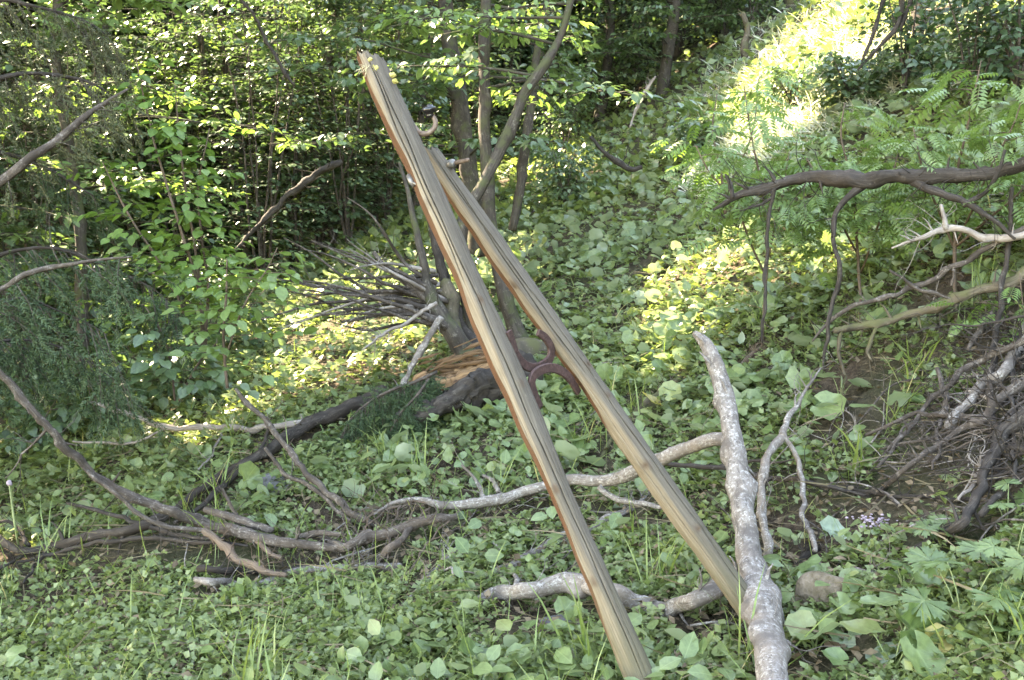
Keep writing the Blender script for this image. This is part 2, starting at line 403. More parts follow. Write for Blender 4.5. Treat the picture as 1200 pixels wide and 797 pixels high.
M['bark_brown'] = bark_mat('brown_bark', (.026, .02, .016), (.078, .06, .048), (.21, .18, .155), 22, .575, fine=140)
M['bark_dark'] = bark_mat('dark_bark', (.014, .011, .009), (.04, .031, .025), (.14, .12, .10), 14, .62)
M['bark_tree'] = bark_mat('trunk_bark', (.022, .018, .014), (.055, .044, .035), (.15, .13, .105), 12, .60, moss=(.06, .062, .028))
M['bark_mossy'] = bark_mat('mossy_bark', (.035, .028, .02), (.10, .08, .055), (.22, .18, .13), 14, .6, moss=(.085, .08, .035))
M['bark_red'] = bark_mat('reddish_stem', (.05, .033, .022), (.125, .088, .064), (.25, .2, .15), 20, .66)
M['bark_pale'] = bark_mat('bleached_twig', (.12, .09, .07), (.26, .22, .19), (.42, .38, .34), 20, .6)
def rot_mat():
    k = NT('rotten_wood'); at = k.add('ShaderNodeAttribute', attribute_name='tv'); v = k.scale(at.outputs['Vector'], (1.6, 1.6, 1.5))
    a = k.noise(v, 4, 7, .7, .6); col = k.ramp(a, [(.3, (.025, .014, .008)), (.42, (.12, .058, .026)), (.56, (.30, .165, .07)), (.72, (.22, .165, .11))])
    p = k.add('ShaderNodeBsdfPrincipled', i_Roughness=.9); k.ln(col, p.inputs['Base Color'])
    bp = k.add('ShaderNodeBump', i_Strength=.9, i_Distance=.02); k.ln(a, bp.inputs['Height']); k.ln(bp.outputs[0], p.inputs['Normal']); k.ln(p.outputs[0], k.out.inputs[0]); return k.m
M['rot'] = rot_mat()
def pole_mat():
    """weathered pole: long grain, weathered grey right side with shade painted in, lighter tan lit side, red-brown split face (pm: x split, y greyness and painted shade)"""
    k = NT('weathered_pole'); at = k.add('ShaderNodeAttribute', attribute_name='tv'); pm = k.add('ShaderNodeAttribute', attribute_name='pm'); sp = k.add('ShaderNodeSeparateXYZ'); k.ln(pm.outputs['Vector'], sp.inputs[0])
    g1 = k.noise(k.scale(at.outputs['Vector'], (2.6, 2.6, 1.5)), 4, 7, .62, .6); g2 = k.noise(k.scale(at.outputs['Vector'], (11, 11, 1.5)), 5, 5, .7, .4); b = k.noise(at.outputs['Vector'], 2.2, 3); b2 = k.noise(k.scale(at.outputs['Vector'], (1, 1, 9)), 3, 4, .7)
    tan = k.ramp(g1, [(.3, (.15, .11, .07)), (.5, (.215, .162, .105)), (.7, (.285, .225, .155))])
    grey = k.ramp(g1, [(.3, (.075, .06, .045)), (.5, (.112, .092, .07)), (.72, (.155, .13, .102))])
    f = k.math('ADD', sp.outputs[1], k.math('MULTIPLY', k.math('SUBTRACT', b, .5), 1.2)); col = k.mix(k.ramp(f, [(.3, (0, 0, 0)), (.7, (1, 1, 1))]), tan, grey)
    col = k.mix(k.ramp(g2, [(.56, (0, 0, 0)), (.68, (1, 1, 1))]), col, k.mix(.55, col, (.06, .042, .03)))
    col = k.mix(k.ramp(b2, [(.62, (0, 0, 0)), (.75, (.5, .5, .5))]), col, (.23, .19, .145))
    red = k.ramp(g1, [(.3, (.06, .024, .012)), (.5, (.13, .055, .026)), (.75, (.22, .125, .07))])
    col = k.mix(sp.outputs[0], col, red)
    st = k.noise(k.scale(at.outputs['Vector'], (1, 1, 5)), 1.6, 5, .65); col = k.mix(k.ramp(st, [(.5, (0, 0, 0)), (.68, (.6, .6, .6))]), col, k.mix(.5, col, (.10, .085, .06)))
    col = k.mix(sp.outputs[2], col, (.085, .05, .03))
    sx = k.add('ShaderNodeSeparateXYZ'); k.ln(at.outputs['Vector'], sx.inputs[0])
    mud = k.ramp(k.math('ADD', k.math('MULTIPLY', sx.outputs[2], 1.1), k.math('MULTIPLY', b, .7)), [(.45, (.85, .85, .85)), (.8, (0, 0, 0))]); col = k.mix(mud, col, (.10, .085, .05))
    p = k.add('ShaderNodeBsdfPrincipled', i_Roughness=.78); p.inputs['Specular IOR Level'].default_value = .3; k.ln(col, p.inputs['Base Color'])
    bp = k.add('ShaderNodeBump', i_Strength=.55, i_Distance=.004); k.ln(k.math('ADD', g1, k.math('MULTIPLY', g2, .7)), bp.inputs['Height']); k.ln(bp.outputs[0], p.inputs['Normal']); k.ln(p.outputs[0], k.out.inputs[0]); return k.m
M['pole'] = pole_mat()
def simple(name, c1, c2, scale=40, rough=.6, metal=0., bump=.3, dist=.003, spec=.5):
    k = NT(name); tc = k.add('ShaderNodeTexCoord'); a = k.noise(tc.outputs['Object'], scale, 6, .65)
    p = k.add('ShaderNodeBsdfPrincipled', i_Roughness=rough, i_Metallic=metal); p.inputs['Specular IOR Level'].default_value = spec
    k.ln(k.ramp(a, [(.35, c1), (.65, c2)]), p.inputs['Base Color'])
    bp = k.add('ShaderNodeBump', i_Strength=bump, i_Distance=dist); k.ln(a, bp.inputs['Height']); k.ln(bp.outputs[0], p.inputs['Normal']); k.ln(p.outputs[0], k.out.inputs[0]); return k.m
M['rust'] = simple('dark_rust', (.035, .017, .014), (.095, .048, .04), 90, .7, .1, .8, .003)
M['rust_tan'] = simple('tan_rust', (.10, .06, .04), (.19, .135, .095), 50, .6, .2)
M['glaze'] = simple('black_glaze', (.008, .007, .007), (.02, .017, .015), 20, .12, 0, .05)
M['zinc'] = simple('grey_bolt', (.14, .13, .12), (.27, .25, .22), 60, .45, .5)
M['lichen'] = simple('yellow_lichen', (.30, .26, .06), (.58, .50, .18), 90, .9, 0, 1, .01)
M['straw'] = simple('pale_frayed_wood', (.42, .35, .2), (.62, .54, .34), 90, .9, 0, .6, .004)
M['stalk_green'] = simple('green_stalk', (.10, .14, .05), (.2, .22, .09), 60, .6, 0, .2)
M['stone'] = simple('mossy_stone', (.07, .05, .022), (.19, .145, .105), 26, .9, 0, 1, .02)
M['rock_dark'] = simple('dark_stone', (.05, .045, .045), (.17, .16, .16), 14, .85, 0, .8, .01)
M['lilac'] = simple('lilac_petals', (.22, .16, .19), (.34, .27, .30), 60, .7, 0, .1)
def soil_mat():
    k = NT('soil'); tc = k.add('ShaderNodeTexCoord'); o = tc.outputs['Object']
    a = k.noise(o, 1.6, 4); b = k.noise(o, 30, 6, .7); c = k.noise(o, 120, 3, .7)
    col = k.ramp(b, [(.3, (.022, .015, .010)), (.5, (.06, .042, .029)), (.7, (.12, .088, .06))])
    col = k.mix(k.ramp(c, [(.58, (0, 0, 0)), (.7, (.8, .8, .8))]), col, (.20, .155, .105))
    col = k.mix(k.ramp(a, [(.4, (0, 0, 0)), (.65, (.6, .6, .6))]), col, (.045, .062, .022))
    p = k.add('ShaderNodeBsdfPrincipled', i_Roughness=.95); p.inputs['Specular IOR Level'].default_value = .15; k.ln(col, p.inputs['Base Color'])
    bp = k.add('ShaderNodeBump', i_Strength=1, i_Distance=.03); k.ln(b, bp.inputs['Height']); k.ln(bp.outputs[0], p.inputs['Normal']); k.ln(p.outputs[0], k.out.inputs[0]); return k.m
M['soil'] = soil_mat()

# ------------------------------------------------------------ the ground
def ground():
    u = np.linspace(-1, 1, 320); xs = 95 * np.sinh(4.4 * u) / math.sinh(4.4)
    v = np.linspace(-.62, 1, 340); ys = 4 + 115 * np.sinh(4.4 * v) / math.sinh(4.4)
    X, Y = np.meshgrid(xs, ys); Z = gz(X, Y) + .012 * wav(X, Y, 8, 19) + .25 * wav(X, Y, 9, .35) * np.clip((np.hypot(X, Y) - 14) / 20, 0, 1)
    n, m = X.shape; i = np.arange(n - 1)[:, None] * m + np.arange(m - 1)[None]; F = np.stack([i, i + 1, i + m + 1, i + m], -1).reshape(-1, 4)
    o = obj('ground', (np.stack([X, Y, Z], -1).reshape(-1, 3), [F], {}), M['soil']); tag(o, 'brown forest soil of the hillside', None, None, 'structure')
ground()
BARE = [(*(G(px, py)[:2]), r) for px, py, r in ((1000, 450, .24), (1010, 490, .25), (745, 320, .2), (740, 470, .1), (650, 330, .15), (640, 740, .1), (590, 745, .1), (1040, 600, .2), (360, 400, .2), (390, 430, .15), (985, 775, .14), (1100, 350, .2), (900, 620, .1), (700, 270, .2))]
def in_view(n, d0, d1, pw=1.6, m=1.12, bottom=True):
    n = int(n * 1.36); m *= 1.36
    """random ground spots inside the view wedge, denser close by"""
    d = d0 + (d1 - d0) * rng.random(n) ** pw; u = (rng.random(n) * 2 - 1) * m * .514
    x = u * d; y = d; return np.stack([x, y, gz(x, y)], -1)
def keep(p, freq, seed, thr, bare=True, left=True):
    k = wav(p[:, 0], p[:, 1], seed, freq) + .5 * wav(p[:, 0], p[:, 1], seed + 50, freq * 3) + rng.normal(size=len(p)) * .25 > thr
    if bare:
        for bx, by, r in BARE: k &= ((p[:, 0] - bx) ** 2 + (p[:, 1] - by) ** 2) / r ** 2 + rng.normal(size=len(p)) * .35 > 1
    return p[k]
def stuff(name, geo, mat, label):
    o = obj(name, geo, mat); tag(o, label, None, None, 'stuff'); return o
def gl(tpl, p, s0, s1, hz, tilt=.35, sx=1., tonef=None):
    n = len(p); q = p.copy(); q[:, 2] += hz * rng.random(n)
    t = None if tonef is None else np.clip(rng.random(n) * .8 + tonef(q) * .2, 0, 1)
    return leaves(tpl, q, rng.uniform(0, 6.283, n), rng.normal(.12, tilt * 1.2, n), rng.normal(0, tilt * 1.2, n), rng.uniform(s0, s1, n), sx, t)
# ------------------------------------------------------------ the leaning pair of poles
def pole_geo(c, segs=240, step=.012, split=None, grey_shade_at=.1, cracks=(), top_cut=(0, 0), knots=(), seed=0, foot_sink=.12):
    """c: rows from the foot to the top. split(s)-> how deep the split face cuts (share of radius, >1: none)"""
    r_ = np.random.default_rng(seed); s = spline(c, step); n = len(s)
    A = s[-1, :3] - s[0, :3]; Ln = np.linalg.norm(A); A /= Ln
    view = s[n // 2, :3] - CAM; view /= np.linalg.norm(view)
    Wd = np.cross(view, A); Wd /= np.linalg.norm(Wd)
    if Wd[0] < 0: Wd = -Wd
    D = np.cross(A, Wd); D *= -np.sign(D @ view)
    L = np.linalg.norm(s[:, :3] - s[0, :3], axis=1); f = L / Ln
    th = np.arange(segs) / segs * 2 * math.pi; TH, LL = np.meshgrid(th, L); FF = LL / Ln
    rad = s[:, 3:4] * (1 + .035 * np.sin(2 * TH + 1.3 * LL + seed) + .03 * np.sin(3 * TH - 2.1 * LL) + .04 * np.sin(7 * LL + seed) + .035 * np.sin(3.3 * LL + 2 * seed) + .02 * np.sin(2 * TH + 17 * LL) + .015 * np.sin(TH * 2 - 41 * LL) + .012 * np.sin(11 * TH + 3 * np.sin(2 * LL)) + .008 * r_.normal(size=TH.shape))
    pm = np.zeros((*TH.shape, 3))
    for (a0, drift, wdt, dep, f0, f1, q) in cracks:
        ac = a0 + drift * (FF - f0) + .05 * np.sin(9 * LL + q) + .03 * np.sin(23 * LL + q * 2)
        m = np.clip((FF - f0) / .06, 0, 1) * np.clip((f1 - FF) / .06, 0, 1)
        dd = (TH - ac + math.pi) % (2 * math.pi) - math.pi
        rad -= dep * m * np.exp(-(dd / wdt) ** 2)
    for (kf, ka, kr) in knots:
        dd = (TH - ka + math.pi) % (2 * math.pi) - math.pi
        e = ((LL - kf * Ln) / kr) ** 2 + (dd * s[:, 3:4] / kr) ** 2
        rad += .006 * np.exp(-e) - .009 * np.exp(-e * 7); pm[..., 2] = np.maximum(pm[..., 2], np.clip(np.exp(-e * 2.2) * 1.25 - .2 + .35 * (np.abs(e - .8) < .15), 0, .9))
    x = rad * np.cos(TH); y = rad * np.sin(TH); z = LL.copy()
    pm[..., 1] = np.clip(.5 + 1.5 * (np.cos(TH) - grey_shade_at) + .25 * np.sin(5 * LL + 2 * TH + seed), 0, 1)  # right side goes darker grey: weathering plus shade painted into the colour
    for _ in range(26):                                             # chips and dents
        cf, ca, cl, cw = r_.random(), r_.uniform(.2, 2.9), r_.uniform(.01, .06), r_.uniform(.08, .25)
        dd = (TH - ca + math.pi) % (2 * math.pi) - math.pi; rad -= r_.uniform(.001, .0045) * np.exp(-((LL - cf * Ln) / cl) ** 2 - (dd / cw) ** 2)
    if split is not None:
        a = R(12); nx, ny = -math.cos(a), math.sin(a); lim = split(FF) * s[:, 3:4] * (1 + .03 * np.sin(13 * LL) + .04 * np.sin(31 * LL))
        pr = x * nx + y * ny; over = np.maximum(pr - lim, 0); hit = over > .0008
        x -= over * nx; y -= over * ny; pm[..., 0] = np.clip(over / .002, 0, 1)
        pm[..., 0] *= hit
    cut = Ln - top_cut[0] * .05 - top_cut[1] * (x / .045 + 1) * .5 + .006 * np.sin(9 * TH) + r_.normal(size=(1, segs)) * .003
    z = np.minimum(z, cut)
    V = s[:, None, :3] - A * L[:, None, None] + A * z[..., None] + Wd * x[..., None] + D * y[..., None]
    tv = np.stack([np.cos(TH), np.sin(TH), LL], -1)
    i = np.arange(n - 1)[:, None] * segs; j = np.arange(segs)[None]; k = (j + 1) % segs
    Q = np.stack([i + j, i + k, i + segs + k, i + segs + j], -1).reshape(-1, 4)
    V = V.reshape(-1, 3); m = len(V); top = V[m - segs:].mean(0) - A * .008; bot = V[:segs].mean(0)
    V = np.vstack([V, top, bot]); tv = np.vstack([tv.reshape(-1, 3), [0, 0, Ln], [0, 0, 0]]); pm = np.vstack([pm.reshape(-1, 3), [0, .6, 0], [0, .6, 0]])
    jj = np.arange(segs); kk = (jj + 1) % segs
    Tt = np.vstack([np.stack([m - segs + jj, m - segs + kk, np.full(segs, m)], -1), np.stack([kk, jj, np.full(segs, m + 1)], -1)])
    return V, [Q, Tt], {'tv': tv, 'pm': pm}
def blob(center, r, n=2, amp=.3, seed=0, sq=(1, 1, 1)):
    import bmesh
    bm = bmesh.new(); bmesh.ops.create_icosphere(bm, subdivisions=n, radius=1)
    v = np.array([q.co[:] for q in bm.verts]); f = np.array([[q.index for q in a.verts] for a in bm.faces]); bm.free()
    r_ = np.random.default_rng(seed); k = np.zeros(len(v))
    for _ in range(7):
        d = r_.normal(size=3) * 2.2; k += np.sin(v @ d + r_.uniform(0, 6))
    v = v * (1 + amp * k / 4)[:, None] * np.array(sq) * r
    return v + np.array(center), [f], {}
def flat_bar(px, width, thick, d0, d1):
    """an iron bar bent in its own plane through picture points, running back from depth d0 to d1"""
    p = np.array(px, float); x0, x1 = p[:, 0].min(), p[:, 0].max()
    c = np.array([(*P(a, b, d0 + (d1 - d0) * (a - x0) / (x1 - x0)), 1) for a, b in p])
    s = spline(c, .004)[:, :3]; T = np.gradient(s, axis=0); T /= np.linalg.norm(T, axis=1)[:, None]
    nn = np.cross(c[1, :3] - c[0, :3], c[len(c) // 2, :3] - c[0, :3]); nn /= np.linalg.norm(nn)
    if nn[1] > 0: nn = -nn
    N = np.cross(T, nn); w2, h = width / 2, thick / 2; b = .0025
    sec = [(-w2 + b, -h), (w2 - b, -h), (w2, -h + b), (w2, h - b), (w2 - b, h), (-w2 + b, h), (-w2, h - b), (-w2, -h + b)]
    k = len(sec); n = len(s); fall = 1 - .25 * np.abs(np.linspace(-1, 1, n)) ** 3
    V = np.stack([s + N * (a * fall)[:, None] + nn * q for a, q in sec], 1).reshape(-1, 3)
    i = np.arange(n - 1)[:, None] * k; j = np.arange(k)[None]; kk = (j + 1) % k
    Q = np.stack([i + j, i + kk, i + k + kk, i + k + j], -1).reshape(-1, 4)
    ends = np.array([list(range(k))[::-1], list(range((n - 1) * k, n * k))])
    return V, [Q, ends], {}
ft = G(768, 815)
fr = thing('leaning_pole_frame', 'two weathered grey poles leaning together with rusty iron shoes between them', 'wooden poles', ft)
Lp = rows([(762, 826, 2.83, 15.5), (737, 764, 2.87, 15.5), (664, 598, 2.97, 15.6), (628, 515, 3.01, 17), (592, 433, 3.06, 18.6), (534, 300, 3.13, 17.5), (468, 150, 3.21, 16.5), (435, 74, 3.25, 16.2), (429, 61, 3.26, 16)], False)
Rp = rows([(898, 742, 3.10, 14.6), (855, 681, 3.13, 14.8), (790, 590, 3.17, 15), (727, 500, 3.21, 15.6), (681, 434, 3.24, 15.8), (628, 360, 3.27, 15.6), (583, 297, 3.29, 15), (538, 232, 3.31, 14), (507, 186, 3.33, 12.5), (495, 168, 3.33, 10)], False)
obj('pole', pole_geo(Lp, split=lambda f: .66 + .5 * np.clip((.22 - f) / .2, 0, 1) + .16 * np.clip((f - .86) / .1, 0, 1) + .05 * np.sin(16 * f) + .05 * np.sin(37 * f), grey_shade_at=-.12,
    cracks=[(1.25, .25, .024, .02, .03, .97, 0), (.62, -.15, .024, .014, .25, .8, 2), (1.75, -.2, .026, .02, .6, 1.0, 4), (.95, .1, .02, .008, .02, .4, 1), (2.1, .1, .02, .006, .15, .5, 5), (.35, .1, .024, .008, .0, .6, 3)],
    top_cut=(0, .055), knots=[(.74, 2.2, .022), (.58, 1.2, .016), (.3, 1.7, .02), (.45, .9, .016), (.17, 1.9, .016), (.63, 2.4, .012)], seed=1), M['pole'], fr)
obj('pole', pole_geo(Rp, split=lambda f: .74 + .6 * np.clip((.45 - f) / .12, 0, 1) + .05 * np.sin(21 * f), grey_shade_at=-.08,
    cracks=[(.95, .3, .024, .018, .05, .93, 1), (1.5, -.4, .024, .014, .5, .98, 3), (.45, .2, .024, .01, .1, .7, 5), (1.9, .1, .02, .006, .0, .5, 2)],
    top_cut=(0, .06), knots=[(.70, 2.0, .022), (.33, 1.7, .02), (.52, .7, .02), (.46, .9, .014), (.2, 1.2, .016)], seed=4), M['pole'], fr)
obj('horseshoe', flat_bar([(596, 388), (600.5, 402), (605, 416), (616, 428.5), (630, 430.5), (643, 422), (646, 409.5), (640, 397), (630.5, 389.5)], .030, .012, 3.07, 3.22), M['rust'], fr, smooth=False)
obj('horseshoe', flat_bar([(633, 477), (625.5, 460), (623, 446), (629.5, 436), (644.5, 431), (658, 435), (668, 444), (678, 460)], .030, .012, 3.08, 3.24), M['rust'], fr, smooth=False)
hk = obj('iron_hook', tube(rows([(480, 140, 3.24, 3.2), (486, 150, 3.22, 3.4), (493, 156.5, 3.21, 3.4), (502, 156, 3.2, 3.4), (509, 150, 3.2, 3.3), (510.5, 143, 3.2, 3.1), (507, 136, 3.2, 2.8), (504, 130, 3.2, 2.6)]), 12, .006, rough=.06), M['rust_tan'], fr)
def insulator():
    c = P(503.5, 133, 3.2); up = np.array([-.12, 0, 1.]); up /= np.linalg.norm(up); prof = [(.0, -.014), (.013, -.014), (.0145, -.006), (.0125, .0), (.0185, .003), (.0215, .008), (.0215, .017), (.018, .021), (.0155, .0225), (.015, .026), (.006, .0275), (0, .0278)]
    a = np.cross(up, [0, 1, 0]); a /= np.linalg.norm(a); b = np.cross(up, a); k = 28; V = []
    for r, h in prof:
        for t in range(k):
            q = t / k * 6.2832; rr = max(r, .0003) * (1 + (.10 * max(0, math.sin(2.2 * q + 1)) if r > .017 else 0)); V.append(c + up * h + rr * (math.cos(q) * a + math.sin(q) * b))
    n = len(prof); i = np.arange(n - 1)[:, None] * k; j = np.arange(k)[None]; kk = (j + 1) % k
    return np.array(V), [np.stack([i + j, i + kk, i + k + kk, i + k + j], -1).reshape(-1, 4)], {}
obj('insulator', insulator(), M['glaze'], hk)
pg = obj('iron_peg', tube(rows([(526, 192.5, 3.31, 2.6), (536, 190.5, 3.28, 2.6), (549, 187.5, 3.25, 2.4)]), 12, .006, rough=.05), M['rust_tan'], fr)
obj('bolt_nut', tube(rows([(526, 192.5, 3.30, 5), (529.5, 191.8, 3.29, 5.6), (533, 191, 3.285, 4.6)]), 6, .006, capr=.1), M['zinc'], pg)
obj('clip', merge([tube(rows([(479, 206, 3.19, 3), (482, 212, 3.17, 4.2), (485, 218, 3.17, 3)]), 8, .006, rough=.1), tube(rows([(481, 213, 3.17, 1.6), (488, 216, 3.15, 1.6)]), 6, .006)]), M['zinc'], fr)
def tufts(px, py, d, n, r, ln, seed):
    r_ = np.random.default_rng(seed); g = []
    for _ in range(n):
        p = P(px, py, d) + r_.normal(size=3) * r; q = p + r_.normal(size=3) * ln * .5 + np.array([-.3 * ln, 0, -.8 * ln]); g.append(tube([(*p, .0011), (*((p + q) / 2 + r_.normal(size=3) * .003), .0009), (*q, .0005)], 3, .01))
    return merge(g)
obj('frayed_fibres', tufts(430, 78, 3.21, 60, .006, .022, 3), M['straw'], fr)
for i, (a, b, r) in enumerate([(439, 80, .0105), (434, 71, .008), (460, 88, .009), (463, 95, .0075)]):
    obj('lichen_tuft', blob(P(a, b, 3.205), r, 3, .55, i, (1, .7, 1)), M['lichen'], fr)

# ------------------------------------------------------------ dead branches and logs
def branch(name, label, main, sides=(), mat='bark_brown', cat='branch', group=None, seg=12, wig=.009, rough=.15, twigs=None, knots=6, seed=0):
    if mat in ('bark_brown', 'bark_dark', 'bark_red'): main = [(*q[:3], q[3] * .85) for q in main]
    rw = rows(main); CLEAR.append(rw); b = np.array(rw[0][:3]); e = np.array(rw[-1][:3]); lo = b if b[2] < e[2] else e
    t = thing(name, label, cat, lo, group)
    g = [tube(rw, seg, .02, wig, rough, knots=knots)]
    if twigs: g.append(shoots(rw, *twigs[:3], seed=seed, **(twigs[3] if len(twigs) > 3 else {})))
    rm = max(q[3] for q in rw); g.append(shoots(rw, 7, .05 + rm * 1.5, max(rm * .3, .0022), seed=seed + 3, up=0, kink=.12, spread=1.3, t0=.05))
    if not twigs: g.append(shoots(rw, 9, .26, .0026, seed=seed + 5, sub=2))
    obj('limb', merge(g), M[mat], t)
    for i, s in enumerate(sides):
        sm = s[1] if len(s) > 1 and isinstance(s[1], str) else mat
        px = s[0] if sm is not mat or isinstance(s[0], list) else s
        if sm in ('bark_brown', 'bark_dark', 'bark_red'): px = [(*q[:3], q[3] * .8) for q in px]
        sw = rows(px); CLEAR.append(sw); g = [tube(sw, 8, .02, wig, rough, knots=2), shoots(sw, 5 if len(px) > 2 else 2, .2, .0024, seed=i + seed, sub=1)]
        obj('side_branch', merge(g), M[sm], t)
    return t
D_ = 'dead_branch'
branch('fallen_log', 'grey lichen-speckled log leaning up in front of the poles\' right foot', [(909, 830, 2.85, 18), (905, 797, 2.9, 18), (900, 745, 3.05, 18.5), (888, 690, 3.22, 18), (876, 640, 3.38, 14.5), (868, 580, 3.55, 12.5), (860, 520, 3.75, 12), (851, 470, 3.9, 11), (838, 428, 4.0, 9), (826, 402, 4.06, 7), (814, 391, 4.1, 4)],
       [[[(862, 517, 3.75, 8), (835, 515, 3.85, 8), (800, 527, 4.0, 8), (770, 540, 4.1, 8.5), (735, 556, 4.25, 8), (705, 564, 4.4, 7), (670, 562, 4.5, 6.5), (625, 573, 4.6, 6), (590, 583, 4.7, 6.5), (555, 590, 4.75, 6), (520, 592, 4.8, 5), (490, 586, 4.8, 3.5), (460, 590, 4.8, 2.5), (438, 603, 4.8, 1.5)]],
        [[(702, 570, 4.38, 4), (712, 580, 4.36, 3.5), (735, 588, 4.3, 3.5), (766, 592, 4.2, 3), (800, 600, 4.15, 1.5)]],
        [[(567, 584, 4.72, 3), (561, 568, 4.74, 2.4), (552, 555, 4.76, 1.6), (541, 545, 4.8, 1)]], [[(584, 576, 4.68, 3), (578, 564, 4.7, 2.4), (566, 557, 4.7, 1.4)]],
        [[(903, 745, 3.0, 5), (918, 752, 2.97, 4), (926, 756, 2.96, 2.5)]]], 'bark_grey', 'log', seg=26, wig=.004, rough=.07, knots=26)
branch(D_, 'thick pale arched branch on the ground behind the poles\' feet', [(560, 706, 'g', 4), (578, 702, 'g', 8), (620, 691, 3.85, 9.5), (655, 684, 3.85, 10.5), (690, 684, 3.83, 11), (722, 696, 3.75, 10), (748, 714, 'g', 9), (785, 718, 'g', 9), (815, 705, 3.62, 9.5), (845, 690, 3.58, 9.5), (885, 664, 3.5, 8)],
       [[[(603, 692, 3.86, 3.5), (606, 680, 3.88, 3), (602, 674, 3.9, 2)]]], 'bark_grey', seg=18, knots=12, rough=.1)
branch(D_, 'thin grey crooked branch standing right of the lichen log', [(897, 668, 'g', 5), (899, 640, 3.6, 5), (893, 590, 3.7, 5), (897, 550, 3.85, 5), (912, 512, 4.0, 5), (924, 490, 4.1, 3.5), (940, 462, 4.2, 2), (962, 432, 4.3, 1)], [[[(917, 505, 4.0, 3), (935, 545, 3.95, 3), (938, 590, 3.9, 3.2), (948, 625, 3.85, 3.2), (955, 645, 3.8, 3)]]], 'bark_grey', seg=10)
branch(D_, 'short dark snapped stick below the thin grey crooked branch', [(930, 664, 'g', 4.5), (945, 655, 'g', 5), (961, 645, 'g', 4.5)], (), 'bark_dark', seg=9)
branch(D_, 'dark straight branch lying across behind the lichen log', [(765, 543, 4.35, 2.5), (800, 546, 4.3, 3.2), (850, 549, 4.25, 3.6), (880, 555, 4.2, 3.8), (912, 560, 4.15, 3.5), (960, 570, 4.05, 3), (1008, 582, 'g', 2.5), (1040, 590, 'g', 1.5)], [[[(850, 549, 4.25, 2.5), (890, 541, 4.3, 2), (930, 538, 4.3, 1.2)]], [[(905, 559, 4.15, 2), (890, 575, 4.1, 1.5), (862, 592, 4.1, 1)]]], 'bark_dark', twigs=(14, .25, .0025))
branch(D_, 'long thin stick on the ground running between the two poles', [(572, 676, 'g', 4), (607, 662, 'g', 5), (633, 645, 'g', 4.5), (655, 629, 'g', 4), (690, 621, 'g', 4), (720, 608, 'g', 4), (747, 594, 'g', 3.5), (764, 577, 'g', 2)], (), 'bark_grey', knots=8)
branch(D_, 'thin half buried stick left of the poles pointing at the camera', [(472, 712, 'g', 2), (490, 690, 'g', 3), (510, 668, 'g', 3.5), (528, 650, 'g', 3.5), (545, 640, 'g', 2.5)], (), 'bark_grey')
# left tangle
branch(D_, 'long brown bough sweeping down from the left picture edge', [(-30, 405, 4.0, 4.1), (0, 437, 4.05, 4.5), (28, 470, 4.1, 4.9), (57, 503, 4.15, 5.3), (100, 545, 4.25, 5.7), (150, 580, 4.35, 6.6), (200, 602, 4.4, 7.0), (245, 615, 4.45, 7.8), (300, 629, 4.45, 7.8), (345, 637, 4.5, 6.6), (395, 640, 4.5, 5.3), (430, 634, 4.5, 4.1), (462, 618, 4.55, 2.5)],
       [[[(97, 547, 4.25, 2.9), (125, 572, 4.25, 3.0), (160, 598, 4.28, 3.3), (195, 615, 4.3, 3.3), (240, 622, 4.35, 3.7)]], [[(58, 500, 4.15, 2.5), (45, 512, 4.15, 2.0), (25, 535, 4.2, 1.3), (5, 560, 4.2, 0.8)]], [[(282, 622, 4.42, 3.3), (276, 600, 4.42, 2.8), (268, 583, 4.45, 2.3), (262, 573, 4.45, 1.6)]], [[(240, 597, 4.42, 4.1), (275, 606, 4.4, 6.6), (320, 622, 4.42, 4.9)]]], 'bark_brown', seg=14, knots=16, rough=.12)
branch(D_, 'broken reddish limb hanging under the long brown bough', [(238, 622, 4.32, 4), (262, 640, 4.3, 5.5), (290, 656, 4.25, 5.5), (312, 667, 4.25, 4.5), (335, 674, 4.2, 3)], [[[(285, 625, 4.35, 5), (308, 640, 4.3, 4), (330, 655, 4.28, 3)]]], 'bark_red', knots=10, rough=.14)
branch('fallen_log', 'dark fallen trunk slanting down to the left through the branch tangle', [(450, 458, 6.3, 9), (406, 479, 6.1, 9.5), (360, 498, 5.9, 9), (318, 526, 5.6, 8), (283, 544, 5.4, 6.5), (241, 572, 5.2, 6), (203, 597, 5.0, 5.5), (163, 619, 4.9, 7.5), (115, 628, 4.9, 6), (68, 637, 4.9, 6), (30, 647, 4.9, 5.5), (12, 640, 4.9, 4.5), (-8, 625, 4.95, 4)],
       [[[(283, 543, 5.4, 6), (262, 569, 5.25, 5), (240, 592, 5.1, 4), (205, 612, 5.0, 3)]], [[(34, 640, 4.9, 3.5), (22, 620, 4.9, 2.8), (10, 612, 4.9, 2.4), (-5, 613, 4.9, 2)]], [[(64, 640, 4.9, 3), (45, 656, 4.85, 2.6), (27, 684, 4.8, 1.6)]], [[(30, 648, 4.9, 2.5), (15, 660, 4.85, 2), (-5, 672, 4.8, 1.4)]], [[(300, 533, 5.5, 3), (312, 512, 5.5, 2.4), (316, 498, 5.5, 1.6)]]], 'bark_dark', 'log', seg=16, knots=14)
branch(D_, 'slender dark stick lying level under the left tangle', [(0, 664, 4.75, 1.4), (60, 648, 4.75, 2.4), (120, 636, 4.75, 3), (180, 632, 4.7, 3), (240, 637, 4.65, 2.6), (290, 640, 4.6, 1.4)], (), 'bark_dark', twigs=(5, .2, .003))
branch(D_, 'thin dark twig pointing left above the slender level stick', [(78, 590, 4.8, 1.8), (110, 597, 4.75, 2.6), (145, 607, 4.7, 3), (180, 620, 4.65, 3.4), (215, 628, 4.6, 3.4), (262, 632, 4.5, 3)], (), 'bark_dark')
